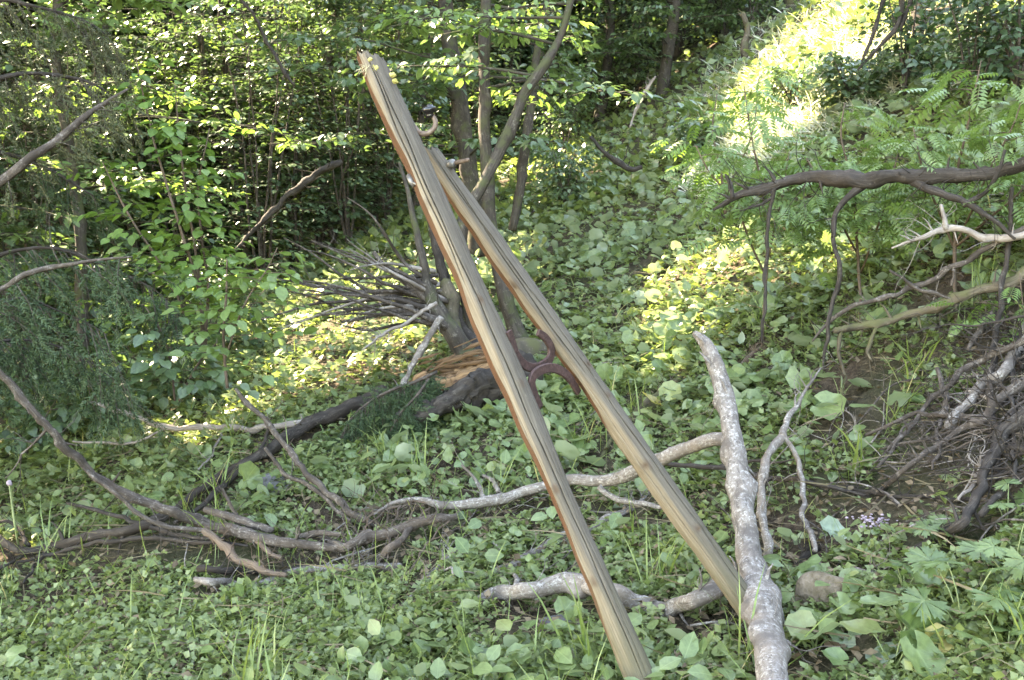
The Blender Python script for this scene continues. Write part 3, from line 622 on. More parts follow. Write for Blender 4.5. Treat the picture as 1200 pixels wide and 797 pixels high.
branch(D_, 'bleached pale twig forked at its left tip above the tangle', [(97, 472, 5.9, 1.4), (112, 472, 5.9, 1.8), (130, 478, 5.9, 2.4), (165, 492, 5.9, 3), (200, 501, 5.9, 3.4), (260, 502, 5.9, 3.6), (310, 500, 5.9, 3.6), (345, 497, 5.9, 3.6), (372, 491, 5.9, 3)], [[[(125, 476, 5.9, 1.6), (140, 466, 5.9, 1.2), (146, 472, 5.9, .8)]], [[(85, 517, 5.75, 1.1), (115, 521, 5.8, 1.6), (150, 520, 5.85, 1.6), (178, 510, 5.88, 1.4), (196, 501, 5.9, 1)]], [[(262, 503, 5.9, 1.6), (250, 530, 5.85, 1.3), (232, 550, 5.85, 1)]]], 'bark_pale', twigs=(8, .12, .002))
branch(D_, 'straight brown stem leaning right across the dark fallen trunk', [(276, 455, 4.9, 2.5), (290, 472, 4.9, 3.4), (311, 490, 4.85, 3.8), (336, 525, 4.8, 4), (364, 557, 4.7, 4.4), (392, 586, 4.6, 4.6), (415, 604, 4.6, 5), (445, 620, 'g', 4)], [[[(311, 525, 4.85, 2.6), (332, 553, 4.8, 3), (360, 567, 4.75, 3.2), (389, 592, 4.65, 3), (411, 610, 4.6, 2.4)]]], 'bark_brown', knots=5)
branch(D_, 'upper of two stubby dark sticks low in the left tangle', [(233, 666, 4.2, 4.6), (252, 669, 4.2, 4.6), (285, 672, 'g', 4.8), (318, 675, 'g', 4.6), (350, 668, 'g', 4), (372, 664, 'g', 3)], (), 'bark_dark', knots=6)
branch(D_, 'lower crooked grey stick curving along the ground on the left', [(229, 679, 4.05, 3.5), (248, 683, 4.05, 4.6), (270, 688, 'g', 5), (297, 688, 'g', 5), (325, 680, 'g', 5), (350, 672, 'g', 5), (390, 669, 'g', 4.6), (430, 666, 'g', 4), (470, 665, 'g', 3)], (), 'bark_grey', knots=8)
branch(D_, 'thick dark limb in the twig pile left of the poles', [(372, 628, 'g', 4), (400, 641, 4.55, 6), (433, 629, 4.55, 7), (467, 618, 4.6, 7.5), (500, 609, 4.65, 7), (536, 605, 4.7, 5)], [[[(446, 660, 'g', 6), (460, 642, 4.5, 6), (480, 618, 4.55, 5)]], [[(400, 669, 'g', 5), (433, 664, 'g', 5.4), (472, 668, 'g', 4)]], [[(350, 629, 4.65, 4), (375, 627, 4.65, 4.5), (402, 627, 4.65, 4)]]], 'bark_brown', twigs=(26, .22, .003, dict(spread=1.4)), knots=10)
branch('twig_pile', 'tangle of fine dry twigs heaped left of the poles', [(515, 592, 4.7, 2), (480, 590, 4.7, 2), (450, 596, 4.7, 2), (425, 612, 4.7, 1.4)], [[[(505, 595, 4.7, 1.4), (470, 625, 4.6, 1.4), (440, 665, 4.5, .8)]], [[(470, 592, 4.7, 1.4), (455, 625, 4.6, 1.2), (452, 660, 4.5, .8)]], [[(545, 592, 4.7, 1.4), (500, 640, 4.5, 1.2), (480, 672, 4.4, .7)]], [[(450, 598, 4.7, 1.4), (425, 630, 4.6, 1.2), (415, 660, 4.5, .8)]]], 'bark_red', 'twigs', twigs=(60, .28, .0022, dict(up=-.5, spread=1.2, sub=2)), seg=6)
# right tangle
branch(D_, 'dark thick overhanging bough arching in from the right', [(1260, 175, 4.2, 9), (1180, 198, 4.3, 9), (1120, 206, 4.4, 9.5), (1060, 207, 4.45, 10), (1010, 213, 4.5, 11), (960, 208, 4.6, 8.5), (910, 216, 4.65, 7), (870, 228, 4.7, 5), (836, 246, 4.75, 2)],
       [[[(1065, 209, 4.45, 7), (1100, 226, 4.38, 6), (1130, 240, 4.3, 5), (1160, 256, 4.25, 3.5), (1190, 280, 4.2, 2)]], [[(1128, 240, 4.3, 4), (1158, 222, 4.25, 3.6), (1172, 198, 4.2, 2.6), (1178, 175, 4.2, 2)]], [[(1012, 216, 4.5, 7), (990, 236, 4.5, 4.6), (978, 256, 4.5, 3.6), (975, 280, 4.5, 3.4), (982, 310, 4.5, 3.6), (978, 345, 4.5, 3.4), (970, 378, 4.5, 3), (967, 405, 4.5, 2.6), (965, 432, 4.5, 1.5)]], [[(907, 220, 4.65, 3.4), (901, 262, 4.65, 2.6), (897, 310, 4.65, 2.6), (894, 360, 4.65, 2.4), (893, 402, 4.65, 1.4)]], [[(905, 232, 4.65, 2), (890, 240, 4.65, 1.6), (868, 247, 4.65, 1)]], [[(858, 232, 4.7, 3.5), (856, 215, 4.72, 3), (850, 205, 4.75, 2)]]], 'bark_dark', seg=16, knots=22, rough=.16, twigs=(40, .3, .003, dict(sub=2)))
branch(D_, 'slim pale curved branch below the thick overhanging bough', [(1260, 262, 4.2, 5), (1200, 277, 4.25, 5), (1160, 279, 4.3, 4.4), (1130, 272, 4.3, 4), (1106, 269, 4.35, 3.8), (1080, 278, 4.35, 2.8), (1045, 291, 4.4, 1)], [[[(1110, 269, 4.33, 3), (1106, 255, 4.33, 2.6), (1103, 240, 4.33, 2)]]], 'bark_pale', knots=6)
branch(D_, 'mossy brown branch with a pale broken tip pointing left', [(1250, 300, 4.25, 8), (1190, 327, 4.3, 7), (1151, 340, 4.35, 6), (1121, 349, 4.4, 6), (1091, 364, 4.45, 5.4), (1060, 371, 4.5, 5), (1030, 379, 4.5, 4.6), (1000, 383, 4.55, 4.4), (978, 388, 4.55, 4.2)], [[[(1027, 384, 4.5, 2.6), (1020, 403, 4.5, 2.4), (1016, 414, 4.5, 2), (1022, 424, 4.5, 1)]], [[(986, 388, 4.55, 2.6), (984, 410, 4.55, 2.2), (990, 440, 4.55, 1.6), (985, 470, 4.5, 1)]]], 'bark_mossy', knots=12)
branch(D_, 'long thin branch slanting down above the mossy brown one', [(1250, 240, 4.2, 4), (1172, 282, 4.3, 4), (1148, 296, 4.35, 4), (1121, 311, 4.4, 4), (1091, 328, 4.45, 4), (1060, 340, 4.5, 3.8), (1030, 350, 4.5, 3.4), (1000, 361, 4.55, 3), (970, 379, 4.6, 2.4), (952, 400, 4.6, 1.2)], [[[(1042, 317, 4.45, 1.6), (1066, 334, 4.45, 2.6), (1091, 344, 4.42, 2.6), (1114, 350, 4.4, 2)]], [[(1118, 312, 4.4, 2), (1115, 335, 4.4, 1.6)]]], 'bark_brown', twigs=(8, .16, .002))
branch(D_, 'thick brown forked root-like branch low at the right edge', [(1260, 410, 3.85, 7), (1214, 439, 3.9, 7.5), (1175, 468, 3.95, 7.5), (1149, 491, 4.0, 5.5), (1123, 502, 4.0, 4.4), (1097, 521, 3.98, 4), (1064, 547, 3.95, 3.6), (1031, 577, 'g', 3.4)], [[[(1149, 490, 4.0, 5), (1116, 488, 4.05, 4.4), (1070, 488, 4.1, 3.4), (1048, 496, 4.1, 2.8), (1015, 509, 4.1, 1.8)]], [[(1104, 488, 4.05, 5), (1110, 475, 4.05, 4.6), (1104, 455, 4.08, 4.4), (1098, 431, 4.1, 3.4)]], [[(1103, 493, 4.02, 3), (1097, 521, 4.0, 2.6), (1093, 550, 3.95, 1.6)]], [[(1120, 500, 4, 3), (1090, 515, 4.02, 2.6), (1060, 520, 4.05, 2), (1030, 527, 4.05, 1)]]], 'bark_brown', twigs=(14, .25, .003), knots=12)
branch(D_, 'slanting branch crossing the upright stub at the right', [(1250, 378, 3.8, 4.6), (1217, 392, 3.85, 4.6), (1168, 411, 3.95, 4.8), (1142, 424, 4.0, 4.4), (1116, 442, 4.0, 4.2), (1103, 457, 4.0, 3.8), (1083, 481, 4.0, 3.4), (1057, 514, 3.98, 3), (1028, 548, 3.95, 2)], [[[(1085, 478, 4, 2), (1050, 520, 3.98, 2), (1022, 545, 3.95, 1.2)]]], 'bark_brown', twigs=(12, .2, .0025))
branch('fallen_log', 'black rotten trunk curving down at the right edge', [(1260, 455, 4.1, 11), (1217, 477, 4.1, 11), (1194, 495, 4.1, 10.5), (1175, 509, 4.05, 9.5), (1165, 525, 4.0, 8), (1156, 550, 3.95, 7), (1149, 577, 3.85, 6.5), (1140, 597, 3.8, 6), (1123, 615, 3.75, 7), (1097, 635, 'g', 6.5), (1064, 653, 'g', 4.5)], [[[(1217, 550, 3.6, 4), (1191, 563, 3.62, 4.4), (1170, 583, 3.68, 5), (1150, 606, 3.72, 5)]], [[(1240, 535, 3.9, 4), (1200, 527, 3.95, 4.6), (1168, 517, 4, 4)]]], 'bark_dark', 'log', knots=12)
branch(D_, 'short bleached twig beside the black rotten trunk', [(1122, 585, 3.85, 1.8), (1136, 566, 3.85, 2.4), (1149, 547, 3.85, 2), (1156, 530, 3.85, 1.4)], (), 'bark_pale')
branch(D_, 'pale bent twig tip crossing in front of the forked branch', [(1134, 458, 3.9, 1.8), (1155, 464, 3.88, 2.6), (1175, 461, 3.86, 2.8), (1200, 446, 3.84, 3), (1240, 425, 3.8, 3)], (), 'bark_pale')
branch(D_, 'level dark stick flat on the soil among the right undergrowth', [(947, 566, 'g', 2.6), (989, 573, 'g', 3.2), (1025, 583, 'g', 3.4), (1070, 585, 'g', 3.2), (1110, 588, 'g', 3), (1158, 589, 'g', 2)], (), 'bark_dark', twigs=(14, .2, .003))
branch(D_, 'thin straight grey stick above the mossy stone', [(940, 671, 'g', 1.6), (985, 674, 'g', 2.2), (1020, 675, 'g', 2), (1060, 676, 'g', 1.4)], (), 'bark_grey')
for i, (lab, pts) in enumerate([('grey bare stem behind the forked branch at the right', [(1215, 360, 4.4, 5), (1180, 430, 4.45, 6), (1150, 455, 4.5, 6), (1110, 500, 4.5, 5)]),
        ('dark bare stem standing upright near the right edge', [(1168, 560, 'g', 5), (1163, 470, 4.3, 4.5), (1166, 400, 4.3, 4), (1180, 300, 4.3, 3.5), (1186, 220, 4.3, 3)]), ('slanted dry twig across the right hand thicket', [(1215, 410, 4.0, 2), (1165, 440, 4.1, 2.4), (1120, 478, 4.2, 2), (1070, 520, 4.2, 1)]),
        ('sloping dark rod above the right hand thicket', [(1230, 310, 4.3, 5), (1180, 352, 4.4, 5), (1148, 385, 4.5, 4), (1135, 410, 4.6, 3)])]):
    branch(D_, lab, pts, (), ['bark_grey', 'bark_dark', 'bark_brown', 'bark_brown'][i], twigs=(12, .22, .0025))
branch('brushwood', 'fine bare brushwood tangled low at the right edge', [(1215, 330, 4.6, 3), (1190, 420, 4.6, 3), (1185, 500, 4.5, 3), (1190, 570, 4.3, 3)], (), 'bark_dark', 'twigs', twigs=(90, .5, .003, dict(spread=1.6, sub=2, up=-.1)))

t = thing('dead_tree', 'dead leaning tree at the right edge whose branches reach into view', 'tree', B(1330, 4.3)); b0 = base_of(t)
obj('trunk', tube([(*(b0 - [0, 0, .1]), .11), (b0[0] - .06, b0[1], b0[2] + .5, .09), (b0[0] - .12, b0[1] + .05, b0[2] + 1.0, .08), (b0[0] - .15, b0[1] + .08, b0[2] + 1.6, .07), (b0[0] - .1, b0[1] + .1, b0[2] + 2.6, .05)], 18, .05, .01, .12, knots=14, seed=2), M['bark_dark'], t)
for k in range(7):
    h = .2 + .24 * k; q = P(1245, 170 + 52 * k, 4.1); c = np.array([b0[0] - .08, b0[1], q[2] + .05]); obj('limb', tube([(*c, .03), (*((c + q) / 2 + [0, 0, .03]), .022), (*q, .012)], 8, .04, .006, .12), M['bark_dark'], t)
r_ = np.random.default_rng(15)
for i in range(12):
    y0 = r_.uniform(330, 560); d = r_.uniform(3.7, 4.5); x, y = 1235., y0; sl = r_.uniform(-.05, .75); pts = [(x, y, d, r_.uniform(2, 3.6))]
    for k in range(1, 6):
        x -= r_.uniform(22, 46); y += (sl * 34 + r_.normal() * 6) * (1.1 - .1 * k); pts.append((x, y, d + .04 * k, pts[0][3] * (1 - .17 * k)))
    branch(D_, 'thin dark dead branch reaching in from the right edge', pts, (), 'bark_dark' if i % 3 else 'bark_brown', group='thin dead branches at the right edge', seg=8, knots=3, seed=i, twigs=(7, .22, .002, dict(sub=1)))
# rotten log, crooked dead shrub and old stump behind the poles
t = thing('rotten_log', 'broken rotten log with orange heartwood behind the left pole', 'log', G(540, 478))
obj('heartwood', tube(rows([(486, 474, 6.1, 6), (498, 464, 6.15, 12), (518, 455, 6.2, 17), (548, 446, 6.25, 18), (580, 438, 6.3, 13)]), 40, .014, .008, .2, knots=20, seed=9), M['rot'], t)
r_ = np.random.default_rng(31); gg = []
for k in range(190):
    f = r_.random(); x = 484 + 92 * f; y = 463 - 26 * f + r_.normal() * 17; l = r_.uniform(14, 60); dy = -.28 * l + r_.normal() * 8; d = 6.06 - .14 * r_.random() + .12 * f; q = r_.uniform(.7, 2.6)
    gg.append(tube(rows([(x - l * .5, y - dy * .5, d, .4), (x - l * .2, y - dy * .2, d - .01, q), (x + l * .2, y + dy * .2 + r_.normal(), d, q * .9), (x + l * .5, y + dy * .5, d + .03, .4)], False), 5, .03, .004, .25))
obj('splinters', merge(gg), M['rot'], t)
obj('bark_shell', tube(rows([(462, 496, 6.2, 5), (490, 486, 6.25, 10), (530, 472, 6.3, 15), (575, 452, 6.4, 19), (625, 438, 6.5, 14)]), 30, .02, .012, .3, knots=22, seed=8), M['bark_dark'], t)
t = thing('dead_shrub', 'crooked many-stemmed dead shrub growing from the rotten log', 'shrub', G(570, 470))
for pts, m in [([(574, 458, 6.3, 13), (548, 420, 6.3, 12), (528, 388, 6.3, 11), (508, 352, 6.3, 8.5), (498, 320, 6.3, 5.5), (488, 275, 6.3, 4), (478, 232, 6.3, 3), (468, 190, 6.3, 2)], 'bark_tree'), ([(580, 448, 6.35, 10), (560, 410, 6.4, 8), (540, 380, 6.45, 7), (528, 350, 6.5, 7.5), (518, 310, 6.5, 6), (506, 265, 6.5, 4.5), (500, 215, 6.5, 3), (492, 160, 6.5, 2)], 'bark_dark'), ([(535, 395, 6.35, 9), (530, 368, 6.4, 9), (524, 340, 6.4, 8), (521, 328, 6.4, 6)], 'bark_mossy'), ([(530, 390, 6.3, 5), (508, 375, 6.2, 4.5), (478, 368, 6.2, 4), (440, 372, 6.2, 2), (400, 378, 6.2, 1)], 'bark_brown'), ([(512, 358, 6.3, 6), (480, 335, 6.3, 4.4), (450, 312, 6.3, 3), (437, 295, 6.3, 2)], 'bark_brown')]:
    rw = rows(pts); obj('stem', merge([tube(rw, 12, .03, .01, .1, knots=6), shoots(rw, 4, .4, .004, t0=.4, seed=len(pts))]), M[m], t)
r_ = np.random.default_rng(4)
for i in range(24):
    a = r_.uniform(-.25, .55); l = r_.uniform(90, 210); x0, y0 = 512 + r_.normal() * 10, 345 + r_.normal() * 16; d = r_.uniform(6.1, 6.6)
    pts = [(x0, y0, d, 3.2)]
    for k in range(1, 6):
        a += r_.normal() * .12; pts.append((pts[-1][0] - l / 5 * math.cos(a), pts[-1][1] - l / 5 * math.sin(a) + .8 * k, d + r_.normal() * .05 - .08 * k, 3.0 - .5 * k))
    rw = rows(pts); obj('twig', merge([tube(rw, 6, .04, .006), shoots(rw, 5, .22, .0022, seed=i, kink=.2)]), M['bark_brown' if i % 5 else 'bark_pale'], t)
branch(D_, 'straight bleached stick propped against the dead shrub', [(518, 372, 6.0, 4), (500, 400, 6.0, 4), (482, 428, 5.95, 3.5), (468, 458, 5.9, 2.8), (455, 486, 'g', 2)], (), 'bark_grey', twigs=(3, .2, .003))
branch(D_, 'thin twig reaching left from the dead shrub', [(512, 355, 6.1, 2.5), (480, 375, 6.05, 2.2), (455, 390, 6.0, 1.8), (425, 410, 5.9, 1)], (), 'bark_pale')
branch(D_, 'old fallen pole in the grass at the hill foot behind the poles', [(420, 285, 14, 3), (470, 268, 15, 7), (510, 258, 15.5, 6)], (), 'bark_dark')
branch(D_, 'brown stick lying on the slope right of the poles', [(700, 545, 'g', 2), (722, 510, 'g', 3.4), (745, 485, 'g', 3.8), (775, 460, 'g', 4), (798, 444, 'g', 3)], (), 'bark_mossy')
branch(D_, 'stubby brown stick under the hanging twig on the slope', [(866, 432, 'g', 2.4), (880, 420, 'g', 3), (894, 404, 'g', 2.6)], (), 'bark_red')
branch(D_, 'small dark root sticking out of the upper slope', [(692, 160, 10, 2), (710, 180, 10, 3), (738, 198, 10, 4), (752, 196, 10, 3)], (), 'bark_dark', twigs=(4, .3, .006))
branch(D_, 'pale bare twig rising from the upper slope', [(738, 150, 10, 1), (752, 115, 10, 2), (768, 90, 10, 1.4)], (), 'bark_pale')
t = tag(obj('stump', blob(G(612, 425) + np.array([0, .1, .0]), .20, 3, .45, 12, (1.2, .9, .8)), M['bark_mossy'], None, G(612, 425)), 'mossy hump of a stump seen between the two poles', 'stump')
tag(obj('stone', blob(G(968, 708) + np.array([0, .0, .02]), .09, 5, .38, 5, (1, .8, .85)), M['stone'], None, G(968, 708)), 'mossy brown stone right of the lichen log', 'stone')
tag(obj('stone', blob(G(313, 573) + np.array([0, 0, .0]), .11, 4, .4, 6, (1.2, .8, .6)), M['rock_dark'], None, G(313, 573)), 'dark stone in the shade behind the left tangle', 'stone')
tag(obj('stone', blob(G(655, 730) + np.array([0, 0, -.005]), .045, 4, .4, 7, (1.4, .8, .5)), M['rock_dark'], None, G(655, 730)), 'small grey stone left of the left pole foot', 'stone')

# ------------------------------------------------------------ bushes, saplings and trees
def along(s, t):
    f = t * (len(s) - 1); i = np.minimum(f.astype(int), len(s) - 2); k = (f - i)[:, None]
    return s[i] * (1 - k) + s[i + 1] * k
def sprays(path, nk, ln, m, size, t0=.2, t1=1., flat=.12, up=.1, wob=.25, droop=.25, r_=rng, twig_r=.0022, taper=.6):
    """layered side sprays along a path; returns leaf position, heading, pitch, roll, size and the twig geometry"""
    s = spline(path, .05); PO, AZ, SZ = [], [], []; tw = []
    for q in range(nk):
        t = t0 + (t1 - t0) * (q + r_.random()) / nk; b = along(s, np.array([t]))[0]
        a = q * 2.4 + r_.normal() * .6; l = ln * r_.uniform(.5, 1.15) * (1 - taper * (t - t0) / max(1 - t0, .01)); d = np.array([math.cos(a), math.sin(a), up + r_.normal() * .15])
        bend = r_.normal() * .4; pts = []
        for k in range(4):
            aa = a + bend * k / 3; f = k / 3; pts.append(b[:3] + l * f * np.array([math.cos(aa), math.sin(aa), up - .25 * f * f * droop * 2]))
        tw.append(tube([(*p, max(twig_r * (1 - .7 * k / 3), .0008)) for k, p in enumerate(pts)], 4, l / 4))
        u = (np.arange(m) + r_.random(m)) / m * .85 + .18; base = along(np.array(pts), np.clip(u, 0, 1)); sd = np.where(np.arange(m) % 2, 1, -1)
        dirs = np.array(pts[-1]) - np.array(pts[0]); ha = math.atan2(dirs[1], dirs[0]); az = ha + sd * (.9 - .5 * u) + r_.normal(size=m) * wob
        off = size * r_.uniform(.0, 1.1, m); base = base + np.stack([np.cos(az) * off, np.sin(az) * off, r_.normal(size=m) * flat * l * .5], -1)
        PO.append(base); AZ.append(az); SZ.append(size * r_.uniform(.55, 1.15, m))
    return np.concatenate(PO), np.concatenate(AZ), np.concatenate(SZ), merge(tw)
def foliage(chunks, tpl, droop=.3, tilt=.3, sx=1., carve=True, tone=0.):
    po = np.concatenate([c[0] for c in chunks]); az = np.concatenate([c[1] for c in chunks]); sz = np.concatenate([c[2] for c in chunks])
    if carve:
        k = ~sunlit(po); k[:5] = True; po, az, sz = po[k], az[k], sz[k]
    k = po[:, 2] > gz0(po[:, 0], po[:, 1]) + .02; k[:5] = True; po, az, sz = po[k], az[k], sz[k]
    n = len(po); tn = np.clip(rng.random(n) * .75 + .25 * (wav(po[:, 0] + po[:, 2], po[:, 1] - po[:, 2], 77, 3) * .5 + .5) + tone, 0, .95)
    return leaves(tpl, po, az, rng.normal(-droop, tilt, n), rng.normal(0, tilt, n), sz, sx, tn)
def bush(name, label, base, h, wd, size, mat, tpl=OV, stems=4, nk=14, m=9, cat='bush', group=None, bark='bark_brown', lean=(0, 0), ln=None, t0=.15, droop=.3, seed=None, sx=1.0, flat=.12, r0=.012, carve=True, tone=0., up=.12, tilt=.35):
    r_ = np.random.default_rng(rng.integers(1e9) if seed is None else seed); base = np.array(base, float)
    t = thing(name, label, cat, base, group); ch = []; tw = []
    for i in range(stems):
        a = i * 6.283 / stems + r_.normal() * .5; e = wd * .5 * r_.uniform(.3, .9); hh = h * r_.uniform(.75, 1.05)
        rw = [(*(base - [0, 0, .03]), r0)]
        for k in range(1, 5):
            f = k / 4; rw.append((base[0] + (math.cos(a) * e + lean[0]) * f ** 1.4 + r_.normal() * .04 * h * .3, base[1] + (math.sin(a) * e + lean[1]) * f ** 1.4 + r_.normal() * .04 * h * .3, base[2] + hh * f, r0 * (1 - .8 * f)))
        c = sprays(rw, nk, ln or wd * .45, m, size, t0, 1, flat, up, r_=r_); ch.append(c); obj('stem', merge([tube(rw, 7, .08, .006, .06), c[3]]), M[bark], t)
    obj('foliage', foliage(ch, tpl, droop, tilt, sx, carve, tone), M[mat], t); return t
def shrub_px(name, label, stems, size, mat, nk, m, ln, tpl=OV, cat='sapling', bark='bark_red', t0=.15, droop=.25, group=None, sx=1., flat=.1, carve=True, tone=0., up=.15, taper=.6):
    rws = [rows(s, False) for s in stems]; b = np.array(rws[0][0][:3]); t = thing(name, label, cat, b, group); ch = []
    for i, rw in enumerate(rws):
        c = sprays(rw, nk, ln, m, size, t0, 1, flat, up, taper=taper, r_=np.random.default_rng(i + int(stems[0][0][0]))); ch.append(c)
        obj('stem', merge([tube(rw, 8, .05, .004, .05), c[3]]), M[bark], t)
    obj('foliage', foliage(ch, tpl, droop, .3, sx, carve, tone), M[mat], t); return t
def tree(name, label, trunk, limbs, ln, size, mat, nk=7, m=8, tpl=OV, bark='bark_tree', cat='tree', group=None, lz=(1., 4.), seed=0, droop=.3, top=None, sx=1., toward=None, tone=0., limb_r=.012, rise=.25, rough=.08, ll=None):
    """trunk: rows; limbs leave it between the heights lz above its foot; top: (height, radius, n) of the upper crown out of frame"""
    r_ = np.random.default_rng(seed); b = np.array(trunk[0][:3]); t = thing(name, label, cat, b, group); ch = []
    tk = obj('trunk', tube(trunk, 14, .08, .012, rough, knots=10, seed=seed), M[bark], t); s = spline(trunk, .05)
    for i in range(limbs):
        hz = b[2] + lz[0] + (lz[1] - lz[0]) * (i + r_.random()) / limbs; j = int(np.argmin(np.abs(s[:, 2] - hz))); a = r_.uniform(0, 6.283) if toward is None else toward + r_.normal() * 1.0
        l = ln * r_.uniform(.6, 1.1); p = [s[j, :3]]; a0 = a
        for k in range(1, 5):
            f = k / 4; a0 += r_.normal() * .2; p.append(p[-1] + np.array([math.cos(a0), math.sin(a0), rise * (1.2 - 2 * f) + r_.normal() * .1]) * l / 4)
        rw = [(*q, max(min(limb_r, s[j, 3] * .6) * (1 - .85 * k / 4), .003)) for k, q in enumerate(p)]
        c = sprays(rw, nk, ll or l * .35, m, size, .15, 1., .10, .05, r_=r_, twig_r=.004); ch.append(c); obj('limb', merge([tube(rw, 7, .1, .01, .08), c[3]]), M[bark], t)
    if top:
        tz, tr, n = top; cx, cy_ = trunk[-1][0], trunk[-1][1]; q = r_.normal(size=(n, 3)); q /= np.linalg.norm(q, axis=1)[:, None]; q *= (r_.random(n) ** .4)[:, None]
        ch.append((np.array([cx, cy_, tz]) + q * np.array([tr, tr, tr * 1.15]), r_.uniform(0, 6.283, n), np.full(n, .30) * r_.uniform(.7, 1.2, n)))
    obj('crown', foliage(ch, tpl, droop, .35, sx, True, tone), M[mat], t); return t
def up_rows(base, h, r, lean=(0, 0), n=5, wob=.08, seed=0):
    r_ = np.random.default_rng(seed); return [(base[0] + lean[0] * (k / n) ** 1.2 + r_.normal() * wob * (k > 0), base[1] + lean[1] * k / n + r_.normal() * wob * (k > 0), base[2] - .05 + h * k / n, r * (1.25 if k == 0 else 1 - .6 * k / n)) for k in range(n + 1)]
def spruce_bough(path, n, ln, mat, seed=0, hang=.9, scale=.14, t0=.05, side=6):
    """a conifer bough: a limb with drooping twiglets clad in needles"""
    r_ = np.random.default_rng(seed); s = spline(path, .05); po, az, pi_, sz, tw = [], [], [], [], []
    for _ in range(n):
        t = t0 + (1 - t0) * r_.random(); b = along(s, np.array([t]))[0, :3]; j = min(int(t * (len(s) - 1)), len(s) - 2); d = s[j + 1, :3] - s[j, :3]; d /= np.linalg.norm(d) + 1e-9
        o = np.cross(d, [0, 0, 1.]) * r_.choice([-1, 1]); v = d * r_.uniform(.2, .8) + o * r_.uniform(.3, .9) + np.array([0, 0, -hang * r_.uniform(.3, 1.2)]); v /= np.linalg.norm(v)
        l = ln * r_.uniform(.4, 1.1); p = [b]
        for k in range(4): v = v + np.array([0, 0, -.25 * hang]) + r_.normal(size=3) * .12; v /= np.linalg.norm(v); p.append(p[-1] + v * l / 4)
        tw.append(tube([(*q, .0028 - .0005 * k) for k, q in enumerate(p)], 3, l / 4)); P4 = np.array(p)
        for k in range(side):
            u = (k + r_.random()) / side; q = along(P4, np.array([u]))[0]; vv = P4[min(int(u * 4) + 1, 4)] - P4[min(int(u * 4), 3)]; vv = vv / (np.linalg.norm(vv) + 1e-9) + r_.normal(size=3) * .45; vv /= np.linalg.norm(vv)
            po.append(q); az.append(math.atan2(vv[1], vv[0])); pi_.append(math.asin(np.clip(vv[2], -1, 1))); sz.append(scale * r_.uniform(.6, 1.15))
    return leaves(NEE, np.array(po), np.array(az), np.array(pi_), r_.uniform(0, 6.28, len(po)), np.array(sz)), merge(tw)

# saplings at the left
shrub_px('sapling', 'tall light green sapling with reddish stems on the left', [[(238, 415, 6.2, 2.48), (235, 345, 6.1, 2.11), (215, 280, 6.0, 1.86), (190, 200, 6.0, 1.49), (172, 130, 6.0, 1.12), (160, 70, 6.0, 0.62)], [(240, 415, 6.2, 2.48), (234, 330, 6.1, 1.86), (222, 250, 6.1, 1.55), (212, 180, 6.1, 1.24), (205, 100, 6.1, 0.62)], [(236, 415, 6.2, 2.17), (200, 330, 6.0, 1.61), (150, 250, 5.9, 1.24), (120, 190, 5.9, 0.62)], [(240, 415, 6.2, 2.17), (243, 330, 6.2, 1.61), (232, 230, 6.2, 1.24), (245, 150, 6.2, 0.62)]], .085, 'leaf_fresh', 22, 9, .36, sx=1.15, flat=.25)
shrub_px('sapling', 'mid green sapling with one reddish stem above the branch tangle', [[(266, 455, 5.0, 1.98), (262, 410, 5.0, 1.74), (264, 360, 5.0, 1.49), (266, 300, 5.0, 0.87)], [(264, 420, 5.0, 1.24), (285, 360, 4.95, 1.12), (310, 320, 4.95, 0.74), (325, 290, 4.95, 0.50)]], .075, 'leaf_rowan', 14, 8, .32, sx=1.2)
shrub_px('sapling', 'small leafy sapling with drooping leaves beside the reddish-stemmed one', [[(205, 470, 5.6, 1.49), (200, 430, 5.6, 1.24), (190, 390, 5.6, 0.99), (170, 360, 5.6, 0.62)], [(210, 470, 5.6, 1.24), (230, 430, 5.6, 1.24), (255, 400, 5.6, 0.62)]], .08, 'leaf_tree', 12, 8, .34, sx=1.2)
# rowans on the right
shrub_px('rowan_sapling', 'rowan sapling with feathery leaves left of the arched bough', [[(893, 408, 'g', 1.61), (898, 300, 5.4, 1.61), (893, 225, 5.3, 1.36), (880, 160, 5.3, 1.12), (872, 100, 5.3, 0.62)], [(896, 320, 5.5, 1.24), (860, 240, 5.3, 1.24), (830, 200, 5.2, 0.87), (815, 170, 5.2, 0.62)], [(897, 320, 5.5, 1.24), (915, 240, 5.2, 1.12), (925, 180, 5.2, 0.62)]], .16, 'leaf_rowan', 12, 6, .25, PIN, t0=.35, flat=.3)
shrub_px('rowan_sapling', 'rowan sapling growing behind the arched bough, fullest in leaf', [[(1010, 400, 'g', 1.86), (1005, 300, 5.4, 1.74), (1000, 220, 5.2, 1.49), (985, 160, 5.2, 0.99), (990, 120, 5.2, 0.62)], [(1008, 320, 5.5, 1.24), (1040, 230, 5.1, 1.24), (1055, 170, 5.1, 0.74)], [(1006, 300, 5.5, 1.24), (965, 220, 5.2, 1.24), (945, 185, 5.2, 0.74)]], .155, 'leaf_rowan', 12, 6, .28, PIN, t0=.42, flat=.3)
shrub_px('rowan_sapling', 'tall rowan sapling with bright fronds at the right edge', [[(1120, 380, 'g', 2.48), (1118, 280, 5.0, 2.11), (1125, 190, 4.8, 1.61), (1140, 120, 4.7, 1.12), (1150, 70, 4.7, 0.62)], [(1118, 290, 5.0, 1.49), (1160, 200, 4.6, 1.24), (1190, 140, 4.5, 0.87), (1205, 80, 4.5, 0.62)], [(1118, 290, 5.0, 1.49), (1085, 210, 4.9, 1.24), (1070, 150, 4.9, 0.74)], [(1119, 290, 5.0, 1.49), (1180, 240, 4.5, 1.24), (1215, 200, 4.4, 0.74)]], .16, 'leaf_rowan', 12, 6, .28, PIN, t0=.4, flat=.3)
